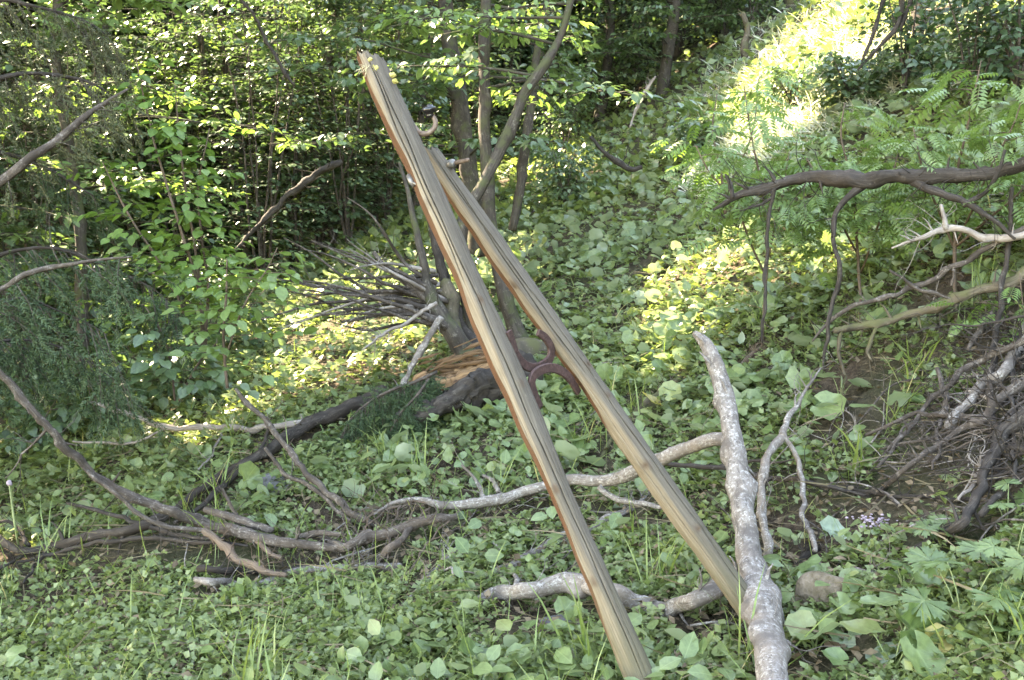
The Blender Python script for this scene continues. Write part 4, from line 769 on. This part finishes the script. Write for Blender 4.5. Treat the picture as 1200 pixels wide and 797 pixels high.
shrub_px('rowan_sapling', 'small rowan sprig at the far right above the thicket', [[(1195, 440, 'g', 1.24), (1185, 390, 4.3, 0.99), (1170, 360, 4.2, 0.74), (1150, 352, 4.1, 0.50)], [(1195, 440, 'g', 1.24), (1200, 380, 4.2, 0.87), (1195, 320, 4.2, 0.62)]], .12, 'leaf_fresh', 6, 3, .12, PIN, t0=.5)
shrub_px('rowan_sapling', 'young rowan with pale fronds on the slope behind the arched bough', [[(850, 250, 7.0, 1.86), (845, 200, 7.0, 1.49), (835, 150, 7.0, 0.99), (840, 110, 7.0, 0.62)], [(850, 230, 7.0, 1.24), (880, 160, 7.0, 0.99), (890, 90, 7.0, 0.62)]], .2, 'leaf_fresh', 9, 4, .25, PIN, t0=.2)
# spruce standing left of the frame, its boughs reaching in
t = thing('spruce_tree', 'dark spruce at the left edge with drooping mossy boughs', 'tree', B(-260, 5.2))
b0 = base_of(t); tr = up_rows(b0, 10, .17, seed=3); obj('trunk', tube(tr, 16, .1, .01, .06, knots=14), M['bark_tree'], t)
def bough(px, n, ln, mat, seed, bark='bark_brown', hang=.9, scale=.13, start=None):
    rw = rows(px, False)
    if seed <= 2: rw = [(*q[:3], q[3] * .68) for q in rw]
    if seed > 2: rw = [(*q[:3], q[3] * .45) for q in rw]; bark = 'bark_dark'
    if start is not None: rw = [(b0[0], b0[1], start, .03)] + rw
    l, tw = spruce_bough(rw, n, ln, mat, seed, hang, scale); o = obj('bough', merge([tube(rw, 10, .04, .006, .12, knots=8), shoots(rw, 10, .3, .003, seed=seed, kink=.4, sub=2)]), M[bark], t)
    obj('twiglets', tw, M['bark_brown'], o); obj('needles', l, M[mat], o)
bough([(-60, 250, 4.8, 8), (0, 213, 4.8, 8), (30, 190, 4.8, 8), (65, 165, 4.85, 7), (95, 140, 4.9, 6), (122, 122, 4.95, 4), (150, 105, 5.0, 2)], 30, .22, 'needle_dry', 1, hang=.5, scale=.10, start=b0[2] + 1.6)
bough([(-60, 360, 4.2, 5), (0, 341, 4.2, 5), (28, 322, 4.2, 5), (60, 313, 4.25, 4.4), (85, 310, 4.25, 3.4), (120, 304, 4.3, 2.6), (155, 301, 4.3, 1.2)], 40, .40, 'needle', 2, start=b0[2] + .9, hang=.8)
bough([(-60, 380, 4.3, 4), (0, 355, 4.3, 4), (30, 350, 4.35, 3.4), (60, 362, 4.4, 2.4), (95, 375, 4.4, 1.4), (125, 392, 4.4, 1)], 90, .45, 'needle', 3, start=b0[2] + .8)
bough([(-60, 420, 4.6, 4), (0, 400, 4.7, 4), (50, 400, 4.8, 3), (100, 420, 4.9, 2), (140, 450, 4.9, 1)], 110, .45, 'needle', 4, start=b0[2] + .6)
bough([(-60, 330, 5.2, 5), (0, 300, 5.3, 5), (60, 290, 5.4, 4), (120, 310, 5.5, 3), (180, 340, 5.6, 1.5), (210, 370, 5.6, 1)], 100, .5, 'needle', 5, start=b0[2] + 1.2)
bough([(-60, 110, 5.6, 6), (0, 90, 5.7, 6), (50, 85, 5.8, 5), (110, 100, 5.9, 3), (150, 125, 6, 1)], 90, .5, 'needle_dry', 6, start=b0[2] + 2.4)
bough([(-60, 10, 5.8, 6), (0, 0, 5.9, 6), (50, 10, 6.0, 4), (110, 30, 6.1, 3), (140, 60, 6.1, 1)], 90, .5, 'needle_dry', 7, start=b0[2] + 2.9)
bough([(-60, 190, 6.2, 6), (0, 180, 6.3, 6), (60, 200, 6.4, 4), (110, 230, 6.4, 2)], 80, .5, 'needle', 8, start=b0[2] + 2.2)
# fallen spruce bough on the rotten log
t2 = thing('spruce_bough', 'fallen green spruce bough draped over the rotten log', 'branch', G(445, 540))
rw = rows([(512, 436, 5.8, 4), (480, 450, 5.7, 4), (445, 464, 5.6, 3), (415, 486, 5.55, 2), (398, 515, 5.5, 1)], False); l, tw = spruce_bough(rw, 150, .34, 'needle', 11, 1.3, .12, 0, 9)
rw2 = rows([(505, 440, 5.8, 4), (490, 462, 5.65, 3), (468, 485, 5.55, 2), (455, 510, 5.5, 1)], False); l2, tw2 = spruce_bough(rw2, 120, .30, 'needle', 12, 1.3, .12, 0, 9)
rw = [(*q[:3], q[3] * .5) for q in rw]; rw2 = [(*q[:3], q[3] * .5) for q in rw2]
obj('limb', merge([tube(rw, 8, .04, .005, .1), tube(rw2, 8, .04, .005, .1), tw, tw2]), M['bark_brown'], t2); obj('needles', merge([l, l2]), M['needle'], t2)

# named trees in the view
tree('leafy_tree', 'mossy tree with a leaning forked trunk rising behind the poles', rows([(572, 445, 6.5, 9.1), (560, 400, 6.5, 8.4), (545, 330, 6.5, 7.6), (540, 268, 6.5, 7.6), (562, 222, 6.5, 6.8), (588, 172, 6.5, 6.8), (612, 116, 6.5, 6.5), (638, 74, 6.5, 5.7), (655, 45, 6.6, 4.6), (668, 10, 6.6, 3.8), (680, -60, 6.7, 3.0), (690, -160, 6.8, 2.3)], False), 12, 1.2, .08, 'leaf_rowan', 12, 13, bark='bark_tree', lz=(1.8, 3.6), seed=2, sx=.8, ll=.45)
tree('leafy_tree', 'grey straight-trunked tree standing between the two poles', rows([(628, 432, 6.9, 15.2), (612, 405, 6.9, 11.4), (598, 370, 6.9, 9.1), (586, 330, 6.9, 8.4), (577, 270, 6.9, 7.6), (571, 200, 6.9, 7.2), (569, 120, 6.9, 6.8), (568, 20, 6.9, 6.5), (566, -100, 7, 5.3), (566, -300, 7, 3.8)], False), 9, 1.4, .085, 'leaf_tree', 12, 13, lz=(1.9, 3.6), seed=3, toward=2.6, ll=.5)
tree('leafy_tree', 'slim dark trunk right of the leaning forked tree', rows([(600, 270, 9.5, 5.3), (606, 235, 9.5, 5.3), (614, 175, 9.5, 5.6), (622, 125, 9.5, 5.3), (626, 70, 9.5, 4.9), (640, 0, 9.5, 4.2), (650, -120, 9.5, 3.0)], False), 10, 1.5, .09, 'leaf_tree', 12, 13, bark='bark_tree', lz=(1.2, 3.6), seed=4)
tree('leafy_tree', 'dark rough trunk in the thicket above the pole tips', rows([(560, 300, 10, 10.6), (552, 220, 10, 9.9), (543, 150, 10, 9.9), (532, 80, 10, 9.9), (522, 10, 10, 9.1), (515, -80, 10, 8.4), (512, -260, 10, 6.1)], False), 16, 2.0, .10, 'leaf_tree', 13, 13, bark='bark_tree', lz=(.8, 4), seed=5)
tree('conifer_tree', 'dark tree with bare hanging limbs on the sunny slope top right', rows([(1095, 190, 9.0, 16), (1090, 120, 9.0, 14), (1082, 40, 9.0, 13), (1078, -60, 9, 12), (1075, -300, 9, 8)], False), 14, 1.1, .06, 'leaf_dark', 8, 12, bark='bark_dark', lz=(.4, 2.2), seed=6, toward=-.2)
tree('leafy_tree', 'sunlit bent trunk at the foot of the bright slope', rows([(945, 74, 16, 11), (940, 58, 16, 9), (932, 35, 16, 8), (927, 0, 16, 7.5), (922, -80, 16, 6)], False), 12, 2.2, .11, 'leaf_dark', 8, 10, bark='bark_mossy', lz=(1.5, 3.5), seed=7, toward=2.7)
branch(D_, 'sunlit brown fallen stem lying left of the bent trunk', [(940, 80, 15.8, 6), (915, 74, 15.6, 5.5), (890, 66, 15.4, 5), (868, 62, 15.2, 3.5)], (), 'bark_mossy')
branch(D_, 'crooked brown stub with a hooked top left of the bent trunk', [(888, 90, 14.5, 8), (878, 74, 14.5, 6), (872, 55, 14.5, 5), (876, 35, 14.5, 4), (870, 15, 14.5, 2.5)], (), 'bark_mossy')
# hanging conifer boughs over the bright slope
t3 = thing('hanging_bough', 'bare drooping bough silhouetted against the bright slope', 'branch', P(1065, -40, 7))
for i, pts in enumerate([[(1065, -60, 7, 3.5), (1058, 0, 7, 3), (1052, 30, 7, 3), (1035, 50, 7, 2.4), (1020, 65, 7, 2), (1005, 82, 7, 1.2)], [(1062, -60, 7, 3), (1036, 0, 7, 2.6), (1029, 25, 7, 2.2), (1020, 50, 7, 2.2), (1010, 72, 7, 1.2)], [(1080, -40, 7, 3), (1062, 15, 7, 2.5), (1055, 35, 7, 1.4)]]):
    rw = rows(pts, False); l, tw = spruce_bough(rw, 14, .10, 'needle', i, .9, .06, .3, 3); o = obj('bough', merge([tube(rw, 7, .04, .005, .2), tw, shoots(rw, 8, .12, .003, seed=i)]), M['bark_dark'], t3); obj('needles', l, M['needle'], o)
branch(D_, 'bare level branch of the dark tree at the top right', [(1085, 14, 8.8, 3), (1120, 10, 8.6, 4), (1160, 14, 8.5, 4), (1220, 12, 8.4, 4)], (), 'bark_mossy', twigs=(12, .3, .005))
branch(D_, 'long thin dark limb slanting through the left hand leaves', [(270, 300, 8.5, 2), (300, 268, 8.5, 3.4), (340, 228, 8.5, 4.4), (372, 203, 8.5, 5), (400, 190, 8.6, 4)], (), 'bark_dark', twigs=(8, .4, .004))
branch(D_, 'thin bare branch slanting among the upper left leaves', [(270, -20, 8, 1.4), (300, 25, 8, 2.2), (330, 80, 8, 2.6), (345, 100, 8, 2)], (), 'bark_dark', twigs=(8, .4, .004))

# undergrowth bushes, each with its own stems and leaves
UG = 'bushes of the shady undergrowth'; ul = 'leafy green bush in the shady undergrowth behind the branch tangle'
for i, (px, d, h, wd, mt, sz) in enumerate([(60, 7.2, .7, 1.0, 'leaf_tree', .085), (120, 6.6, .55, .9, 'leaf_tree', .09), (170, 7.4, .8, 1.1, 'leaf_rowan', .085), (215, 6.7, .5, .9, 'leaf_tree', .09), (20, 6.4, .5, .9, 'leaf_tree', .085), (250, 8.2, .9, 1.2, 'leaf_dark', .09), (100, 8.4, 1.1, 1.3, 'leaf_dark', .09), (180, 9.2, 1.3, 1.5, 'leaf_dark', .09), (20, 9, 1.4, 1.6, 'leaf_tree', .09)]):
    bush('bush', ul, B(px, d), h, wd, sz, mt, stems=5, nk=10, m=8, group=UG, sx=1.15, seed=100 + i, r0=.008)
UB = 'tall bushes of the background thicket'; bl = 'tall bush in the dense green thicket of the background'
for i, (px, d, h, wd, mt, sz) in enumerate([(20, 9.0, 2.6, 2.0, 'leaf_back', .07), (180, 14.0, 4.0, 2.6, 'leaf_rowan', .09), (120, 13.5, 4.2, 2.6, 'leaf_back', .09), (285, 14.2, 4.2, 2.4, 'leaf_back', .075), (350, 13, 4, 2.4, 'leaf_rowan', .075), (440, 14.5, 4.2, 2.6, 'leaf_back', .08), (600, 21, 4.2, 3, 'leaf_back', .1), (520, 22, 5, 3.4, 'leaf_rowan', .11), (0, 11, 3.6, 2.4, 'leaf_dark', .075), (50, 10.0, 3.4, 2.4, 'leaf_back', .085), (150, 15.5, 4.6, 2.6, 'leaf_rowan', .085), (235, 15, 4.4, 2.2, 'leaf_back', .08), (310, 11.5, 3.6, 2.4, 'leaf_back', .08), (375, 13.6, 3.6, 2.0, 'leaf_dark', .08), (410, 12.5, 3.8, 2.2, 'leaf_back', .08), (455, 13.5, 3.8, 2.2, 'leaf_back', .08), (500, 15, 4.0, 2.2, 'leaf_rowan', .09), (215, 13.5, 4.2, 2.8, 'leaf_dark', .09), (110, 15, 4.6, 3.2, 'leaf_back', .10), (20, 14, 4.6, 3.2, 'leaf_dark', .10), (300, 15, 4.4, 3.0, 'leaf_dark', .10), (400, 16.5, 4.6, 3.0, 'leaf_dark', .10), (560, 18, 3.6, 2.6, 'leaf_back', .10), (480, 19, 4.6, 3.0, 'leaf_back', .11)]):
    bush('bush', bl, B(px, d), h, wd, sz, mt, stems=6, nk=34, m=16, group=UB, sx=1.1, seed=130 + i, r0=.018, t0=.08, ln=wd * .5, flat=.05, tilt=.2, droop=.2)
US = 'bushes along the upper slope'; sl_ = 'low leafy bush on the upper part of the slope'
for i, (px, py, h, wd, mt, sz) in enumerate([(660, 190, 1.6, 1.8, 'leaf_tree', .08), (675, 150, 2.4, 2.2, 'leaf_rowan', .09), (725, 110, 2.4, 2.4, 'leaf_tree', .09), (700, 95, 1.3, 1.8, 'leaf_tree', .09), (750, 75, 2.6, 2.6, 'leaf_tree', .09), (800, 60, 2.4, 2.6, 'leaf_tree', .09), (850, 50, 1.3, 1.8, 'leaf_tree', .09), (880, 35, 1.8, 2.0, 'leaf_tree', .09), (660, 250, .8, 1.2, 'leaf_tree', .07), (1000, 130, .5, .9, 'leaf_tree', .07), (1140, 130, 1.0, 1.2, 'leaf_dark', .06), (1060, 110, .9, 1.0, 'leaf_dark', .06), (1190, 110, 1.2, 1.4, 'leaf_dark', .07), (820, 190, .5, .9, 'leaf_tree', .07), (930, 130, .5, .9, 'leaf_tree', .06), (640, 180, 1.2, 1.6, 'leaf_tree', .09)]):
    bush('bush', sl_, G(px, py), h, wd, sz, mt, stems=6, nk=18, m=11, group=US, sx=1.0, seed=160 + i, r0=.012)
UT = 'trees of the wood on the upper slope'; tl = 'leafy tree of the wood on the upper slope'
for i, (px, d, mt, tw_) in enumerate([(700, 19, 'leaf_tree', -1.6), (770, 17, 'leaf_tree', -2.2), (838, 19, 'leaf_tree', -1.8), (640, 22, 'leaf_rowan', -1.6), (730, 27, 'leaf_tree', -1.6), (800, 27, 'leaf_tree', -1.6)]):
    b = B(px, d); tree('leafy_tree', tl, up_rows(b, 9, .09, (rng.normal() * 1.2, 0), seed=i, wob=.2), 26, 2.2, .09, mt, 12, 13, lz=(.4, 4.6), seed=200 + i, toward=tw_, group=UT, ll=.7, top=(b[2] + 7.5, 2.3, 900))
UL = 'leafy trees behind the left saplings'; ll_ = 'leafy tree with layered sprays behind the left saplings'
for i, (px, d, mt) in enumerate([(20, 8.4, 'leaf_tree'), (85, 7.8, 'leaf_rowan'), (60, 11.5, 'leaf_tree'), (185, 13, 'leaf_back'), (240, 13.8, 'leaf_rowan'), (295, 13, 'leaf_back'), (345, 14.2, 'leaf_tree'), (395, 13.4, 'leaf_back'), (440, 14.6, 'leaf_rowan'), (485, 13.6, 'leaf_back'), (125, 14.5, 'leaf_back'), (530, 15, 'leaf_back'), (270, 15.5, 'leaf_tree')]):
    b = B(px, d); tree('leafy_tree', ll_, up_rows(b, 7, .05, (rng.normal() * .8, 0), seed=i + 40, wob=.15), 18, 1.9, .09, mt, 14, 16, lz=(.9, 4.2), seed=300 + i, group=UL, ll=.5, sx=.95, droop=.15, rise=.3)
# taller wood behind, and unseen trees added at the left to block the sun
UW = 'tall trees of the surrounding wood'; wl = 'tall tree of the wood behind the background thicket'
spots = []
for gx in np.arange(-20, 6, 2.9):
    for gy in np.arange(5, 30, 2.9):
        x, y = gx + rng.normal() * .6, gy + rng.normal() * .6
        if -.53 * y - .6 < x and (y < 15 or (x > -.12 * y and y < 19)) and not (x < -.3 * y and y > 9.5): continue
        spots.append((x, y))
for i, (x, y) in enumerate(spots):
    b = np.array([x, y, float(gz0(x, y))]); out = x < -.53 * y - .6
    t = thing('sun_blocker_tree', wl if not out else 'unseen tree added left of the view to block the sun', 'tree', b, UW if not out else 'unseen trees added to block the sun')
    tr = up_rows(b, 15, .12, (rng.normal() * .5, 0), seed=i); obj('trunk', tube(tr, 10, .3, .01, .06), M['bark_tree'], t)
    n = 8000; q = rng.normal(size=(n, 3)); q /= np.linalg.norm(q, axis=1)[:, None]; q *= (rng.random(n) ** .4)[:, None]
    po = np.array([tr[-1][0], tr[-1][1], b[2] + 10.6]) + q * np.array([2.6, 2.6, 6.6])
    po = po[~((po[:, 2] < 1.8 + .24 * po[:, 1]) & (np.abs(po[:, 0]) < .6 * po[:, 1] + .4) & (po[:, 1] > 0))]; n = len(po); sz = rng.uniform(.28, .46, n)
    obj('crown', foliage([(po, rng.uniform(0, 6.283, n), sz)], SM, .2, .5, 1.4), M['leaf_tree'], t)  # crown leaves are cut away to shape the sun patches

# far wood on the opposite side of the little valley
n = 90000; yy = rng.uniform(21, 60, n); xx = rng.uniform(-.62, .3, n) * yy; zz = gz(xx, yy) + rng.random(n) ** 1.1 * (9 + 4 * wav(xx, yy, 91, .5))
po = np.stack([xx, yy, zz], -1)
o = obj('distant_wood', foliage([(po, rng.uniform(0, 6.283, n), rng.uniform(.25, .5, n))], OV, .3, .5, 1.2, False), M['leaf_far']); tag(o, 'far wood closing the view behind the thicket', None, None, 'stuff')

# ------------------------------------------------------------ ground cover (cleared where branches lie)
_cl = np.concatenate([spline(r, .03) for r in CLEAR])
_cl = _cl[_cl[:, 2] - gz0(_cl[:, 0], _cl[:, 1]) < .22]
def free(p, gap=.015, ahead=.04):
    ok = np.ones(len(p), bool)
    for i in range(0, len(p), 4000):
        q = p[i:i + 4000]; d = np.hypot(q[:, None, 0] - _cl[None, :, 0], np.where(q[:, None, 1] < _cl[None, :, 1], np.minimum(q[:, None, 1] - _cl[None, :, 1] + ahead, 0), q[:, None, 1] - _cl[None, :, 1])) - _cl[None, :, 3] - gap
        ok[i:i + 4000] = d.min(1) > 0
    return p[ok]
geo = []
p = free(keep(in_view(80000, 2.2, 6.0, 1.2), 3.0, 31, -.55), ahead=.04); geo.append(gl(TRE, p, .022, .046, .045, .4))
p = free(keep(in_view(50000, 2.2, 7.5, 1.2), 2.2, 32, -.2), ahead=.05); geo.append(gl(SM, p, .016, .042, .07, .5, 1.3))
p = free(keep(in_view(26000, 5.5, 13, 1.2), 1.5, 33, -.7), ahead=.1); geo.append(gl(TRE, p, .05, .09, .09, .4))
p = free(keep(in_view(36000, 11, 40, 1.4, 1.2), .6, 34, -.8), .0); geo.append(gl(SM, p, .08, .16, .2, .5, 1.3))
stuff('ground_cover', merge(geo), M['leaf_small'], 'low carpet of small green leaves over the forest floor')
def hill(p, x0=.3, s=.5):
    return p[rng.random(len(p)) < .12 + .88 / (1 + np.exp(-(p[:, 0] - x0 + .06 * (p[:, 1] - 4)) / s))]
geo = []
for i, r in enumerate(RND):
    p = free(hill(keep(in_view(520, 2.5, 5.5, 1.1), 1.2, 40 + i, .2)), .03, .14); geo.append(gl(r, p, .045, .10, .09, .4))
    p = free(hill(keep(in_view(1700, 4.5, 9.5, 1.1), 1.0, 44 + i, .0)), .04, .18); geo.append(gl(r, p, .07, .16, .14, .45))
    p = free(keep(in_view(3200, 8.5, 24, 1.3), .6, 47 + i, -.1), .03); geo.append(gl(r, p, .08, .16, .16, .5))
p = free(keep(in_view(9000, 2.6, 9, 1.2), 1.6, 55, -.1), .02, .14); geo.append(gl(OV, p, .035, .085, .12, .45, 1.15))
stuff('broadleaf_ground_cover', merge(geo), M['leaf_broad'], 'rounded broad leaves spreading low over the hillside')
p = keep(in_view(4000, 2.3, 9, 1.1), 1.3, 60, -.2); n = len(p)
geo = [leaves(BLADE, p, rng.uniform(0, 6.283, n), rng.normal(1.05, .3, n), rng.normal(0, .3, n), rng.uniform(.08, .24, n), rng.uniform(.4, 1.1, n))]
p = in_view(420, 2.4, 6, 1.1); c = p[:34]; p = np.repeat(c, 14, 0); n = len(p); p[:, :2] += rng.normal(size=(n, 2)) * .03; p[:, 2] = gz(p[:, 0], p[:, 1])
geo.append(leaves(BLADE, p, rng.uniform(0, 6.283, n), rng.normal(1.15, .2, n), rng.normal(0, .3, n), rng.uniform(.15, .34, n), rng.uniform(.5, 1.2, n)))
stuff('grass', merge(geo), M['grass'], 'thin scattered grass blades between the ground cover')
p = in_view(14000, 2.2, 9, 1.3); n = len(p); p[:, 2] += .012 + .03 * rng.random(n)
geo = [leaves(SM, p, rng.uniform(0, 6.283, n), rng.normal(0, .3, n), rng.normal(0, .5, n), rng.uniform(.015, .05, n), rng.uniform(.4, 1.4, n))]
p = in_view(3000, 2.2, 8, 1.3); p[:, 2] += .016 + .05 * rng.random(len(p)); n = len(p)
geo.append(leaves(BLADE, p, rng.uniform(0, 6.283, n), rng.normal(.05, .12, n), rng.normal(0, 1, n), rng.uniform(.06, .28, n), rng.uniform(.4, 1.2, n)))
stuff('leaf_litter', merge(geo), M['litter'], 'brown fallen leaves, needles and bits of twig on the soil')


n = 9000; i = rng.integers(0, 3, n); cs = [(*G(a_, b_)[:2], r1, r2) for a_, b_, r1, r2 in ((965, 75, 1.3, 2.6), (1010, 20, 1.8, 3.6), (935, 140, .9, 1.2))]  # pale blades added on the sun patches to make the slope look sunlit
q = np.array(cs)[i]; a = rng.uniform(0, 6.283, n); rr = np.sqrt(rng.random(n)) * 1.15
p = np.stack([q[:, 0] + np.cos(a) * rr * q[:, 2], q[:, 1] + np.sin(a) * rr * q[:, 3], np.zeros(n)], -1); p[:, 2] = gz(p[:, 0], p[:, 1]) + .01
p = p[wav(p[:, 0], p[:, 1], 66, 1.4) > -.5]; n = len(p)
stuff('sun_pale_grass', leaves(BLADE, p, rng.uniform(0, 6.283, n), rng.normal(.5, .3, n), rng.normal(0, .6, n), rng.uniform(.12, .3, n), rng.uniform(1.2, 2.6, n)), M['sun_pale_grass'], 'pale grass with sunlight put into its colour on the upper slope')

# ------------------------------------------------------------ single plants that stand out in the foreground
def plant(name, label, px, py, n, size, tpl, mat, hgt, spread=.6, cat='plant', group=None, tilt=.35, up=.0, seed=0, stem_r=.0022, stem='stalk_green'):
    """leaves on stalks rising from one root"""
    r_ = np.random.default_rng(seed + int(px)); b = G(px, py); t = thing(name, label, cat, b, group); po, az, st = [], [], []
    for k in range(n):
        a = k * 2.4 + r_.uniform(-.5, .5); h = hgt * r_.uniform(.55, 1.1); e = hgt * spread * r_.uniform(.4, 1.1); p = b + np.array([math.cos(a) * e, math.sin(a) * e, h])
        st.append(tube([(*(b - [0, 0, .02]), stem_r * 1.3), (*(b + (p - b) * .5 + [0, 0, h * .12]), stem_r), (*p, stem_r * .7)], 5, .03)); po.append(p); az.append(a + r_.normal() * .3)
    n_ = len(po); obj('stalk', merge(st), M[stem], t)
    obj('foliage', leaves(tpl, np.array(po), np.array(az), r_.normal(up, tilt, n_), r_.normal(0, tilt, n_), size * r_.uniform(.7, 1.15, n_), r_.uniform(.9, 1.1, n_)), M[mat], t); return t
PL7 = T_palmate(7)
for i, (px, py, n, s, h, lab) in enumerate([(1130, 740, 7, .13, .17, 'lobed-leaved plant below the black rotten trunk, largest of its kind'), (1185, 690, 6, .12, .17, 'lobed-leaved plant at the right edge under the dark limb'), (1180, 780, 6, .11, .12, 'lobed-leaved plant in the bottom right corner'), (1105, 640, 5, .10, .09, 'pale lobed-leaved plant in the crook of the black rotten trunk'), (1060, 700, 5, .085, .09, 'small lobed-leaved plant right of the mossy stone'), (1180, 620, 5, .11, .14, 'lobed-leaved plant behind the dark limb at the right edge')]):
    plant('leafy_plant', lab, px, py, n, s, PL7, 'leaf_palm', h, seed=i)
for i, (px, py, n, s, h, lab) in enumerate([(1045, 790, 4, .16, .12, 'broad-leaved plant with overlapping leaves at the bottom edge'), (955, 765, 4, .12, .08, 'broad-leaved plant between the lichen log and the bottom edge'), (935, 690, 3, .11, .10, 'broad-leaved plant left of the mossy stone'), (1065, 755, 3, .12, .10, 'broad-leaved plant behind the yellowed leaf'), (950, 500, 4, .15, .10, 'broad-leaved plant on the bare soil above the crooked branch'), (1045, 500, 3, .14, .12, 'dark broad-leaved plant under the right hand branches'), (880, 600, 3, .10, .07, 'broad-leaved plant between the lichen log and the grey crooked branch'),
        (560, 790, 3, .12, .04, 'broad pale leaves lying at the bottom edge left of the pole foot'), (640, 475, 4, .16, .12, 'broad-leaved plant below the two horseshoes'), (535, 505, 4, .17, .14, 'broad-leaved plant in front of the rotten log'), (470, 550, 4, .14, .12, 'broad-leaved plant under the spruce bough'), (805, 400, 4, .15, .1, 'sunlit broad-leaved plant on the slope above the lichen log'), (985, 470, 3, .12, .1, 'yellow-green broad-leaved plant on the bare soil'), (790, 440, 4, .15, .12, 'broad-leaved plant left of the lichen log tip'), (740, 445, 4, .14, .1, 'broad-leaved plant right of the horseshoes on the slope')]):
    plant('broadleaf_plant', lab, px, py, n, s, RND[i % 3], 'leaf_broad', h, seed=30 + i, tilt=.45)
for px, py, lab in [(300, 780, 'tuft of tall pale grass at the bottom left'), (690, 790, 'tuft of grass left of the left pole foot'), (765, 690, 'tuft of long grass between the two pole feet'), (225, 610, 'tuft of grass among the left branches'), (880, 790, 'grass tuft at the foot of the lichen log')]:
    r_ = np.random.default_rng(px); b = G(px, py); n = 13; p = np.repeat(b[None], n, 0) + np.stack([r_.normal(size=n) * .03, r_.normal(size=n) * .03, np.zeros(n)], -1)
    tag(obj('grass_tuft', leaves(BLADE, p, r_.uniform(0, 6.283, n), r_.normal(1.15, .22, n), r_.normal(0, .3, n), r_.uniform(.14, .36, n), r_.uniform(.5, 1.1, n)), M['grass'], None, b), lab, 'grass')
def one_leaf(name, label, px, py, h, size, tpl, mat, az, pitch, roll, cat='leaf'):
    b = G(px, py); p = b + np.array([0, 0, h]); t = thing(name, label, cat, b)
    obj('stalk', tube([(*(b - [0, 0, .01]), .003), (*(b + (p - b) * .5), .0026), (*p, .002)], 5, .02), M['stalk_green'], t); obj('blade', leaves(tpl, p[None], az, pitch, roll, size, 1.), M[mat], t)
one_leaf('upturned_leaf', 'pale upturned leaf showing its white underside right of the crooked branch', 974, 652, .07, .11, RND[1], 'pale_leaf', 1.2, .55, .5)
one_leaf('upturned_leaf', 'pale grey-green leaf face up at the bottom edge beside the yellow leaf', 1030, 786, .03, .13, RND[0], 'pale_leaf', .4, .35, -.3)
one_leaf('yellow_leaf', 'crumpled yellow leaf near the bottom right corner', 1096, 778, .05, .09, RND[1], 'yellow_leaf', .8, .5, .4)
one_leaf('yellow_leaf', 'bright yellow-green leaf right of the right pole on the slope', 770, 488, .06, .15, RND[0], 'yellow_leaf', 2.5, .6, .3)
t = thing('thistle', 'tall thin thistle with a pale flower head at the left edge', 'flower', G(22, 655)); rw = rows([(24, 655, 'g', 1.6), (20, 625, 4.7, 1.5), (15, 595, 4.7, 1.4), (11, 566, 4.7, 1.2)], False)
obj('stem', tube(rw, 6, .03, .003), M['stalk_green'], t); obj('flower_head', blob(rw[-1][:3], .012, 3, .2, 3, (1, 1, 1.25)), M['lilac'], t)
obj('foliage', leaves(OV, np.array([rw[1][:3], rw[2][:3], rw[1][:3]]), np.array([0., 3., 5.]), .6, 0., np.array([.07, .05, .06]), .5), M['grass'], t)
t = thing('flower_cluster', 'cluster of tiny lilac flowers on the ground above the mossy stone', 'flowers', G(1024, 625)); r_ = np.random.default_rng(2); g = []; b = base_of(t)
for k in range(60):
    p = b + np.array([r_.normal() * .035, r_.normal() * .03, .035 + .02 * r_.random()]); g.append(blob(p, .006 * r_.uniform(.6, 1.2), 1, .2, k, (1, 1, .6)))
obj('petals', merge(g), M['lilac'], t); obj('stalk', merge([tube([(*(b + [r_.normal() * .02, r_.normal() * .02, -.01]), .0015), (*(b + [r_.normal() * .03, r_.normal() * .03, .04]), .001)], 4, .02) for _ in range(10)]), M['stalk_green'], t)

# loose dry sticks
r_ = np.random.default_rng(77); SG = 'dry sticks littering the ground'
pts = np.vstack([in_view(46, 2.6, 7.5, 1.2), np.array([G(r_.uniform(960, 1190), r_.uniform(420, 640)) for _ in range(24)]), np.array([G(r_.uniform(380, 700), r_.uniform(560, 700)) for _ in range(16)])])
for i, b in enumerate(pts):
    a = r_.uniform(0, 6.283); l = r_.uniform(.18, .6); rr = r_.uniform(.002, .0055); p = []
    for k in range(6):
        a += r_.normal() * .18; p.append(b[:2] + np.array([math.cos(a), math.sin(a)]) * l * (k / 5 - .5))
    rw = [(x, y, float(gz(x, y)) + .035 + .03 * math.sin(i + k), rr * (1 - .6 * k / 5)) for k, (x, y) in enumerate(p)]
    tag(obj('dry_stick', merge([tube(rw, 6, .03, .004, .15), shoots(rw, 3, l * .35, rr * .6, seed=i, up=.1)]), M[('bark_brown', 'bark_pale', 'bark_grey')[i % 3]], None, b), 'thin dry stick lying loose among the ground cover', 'stick', SG)
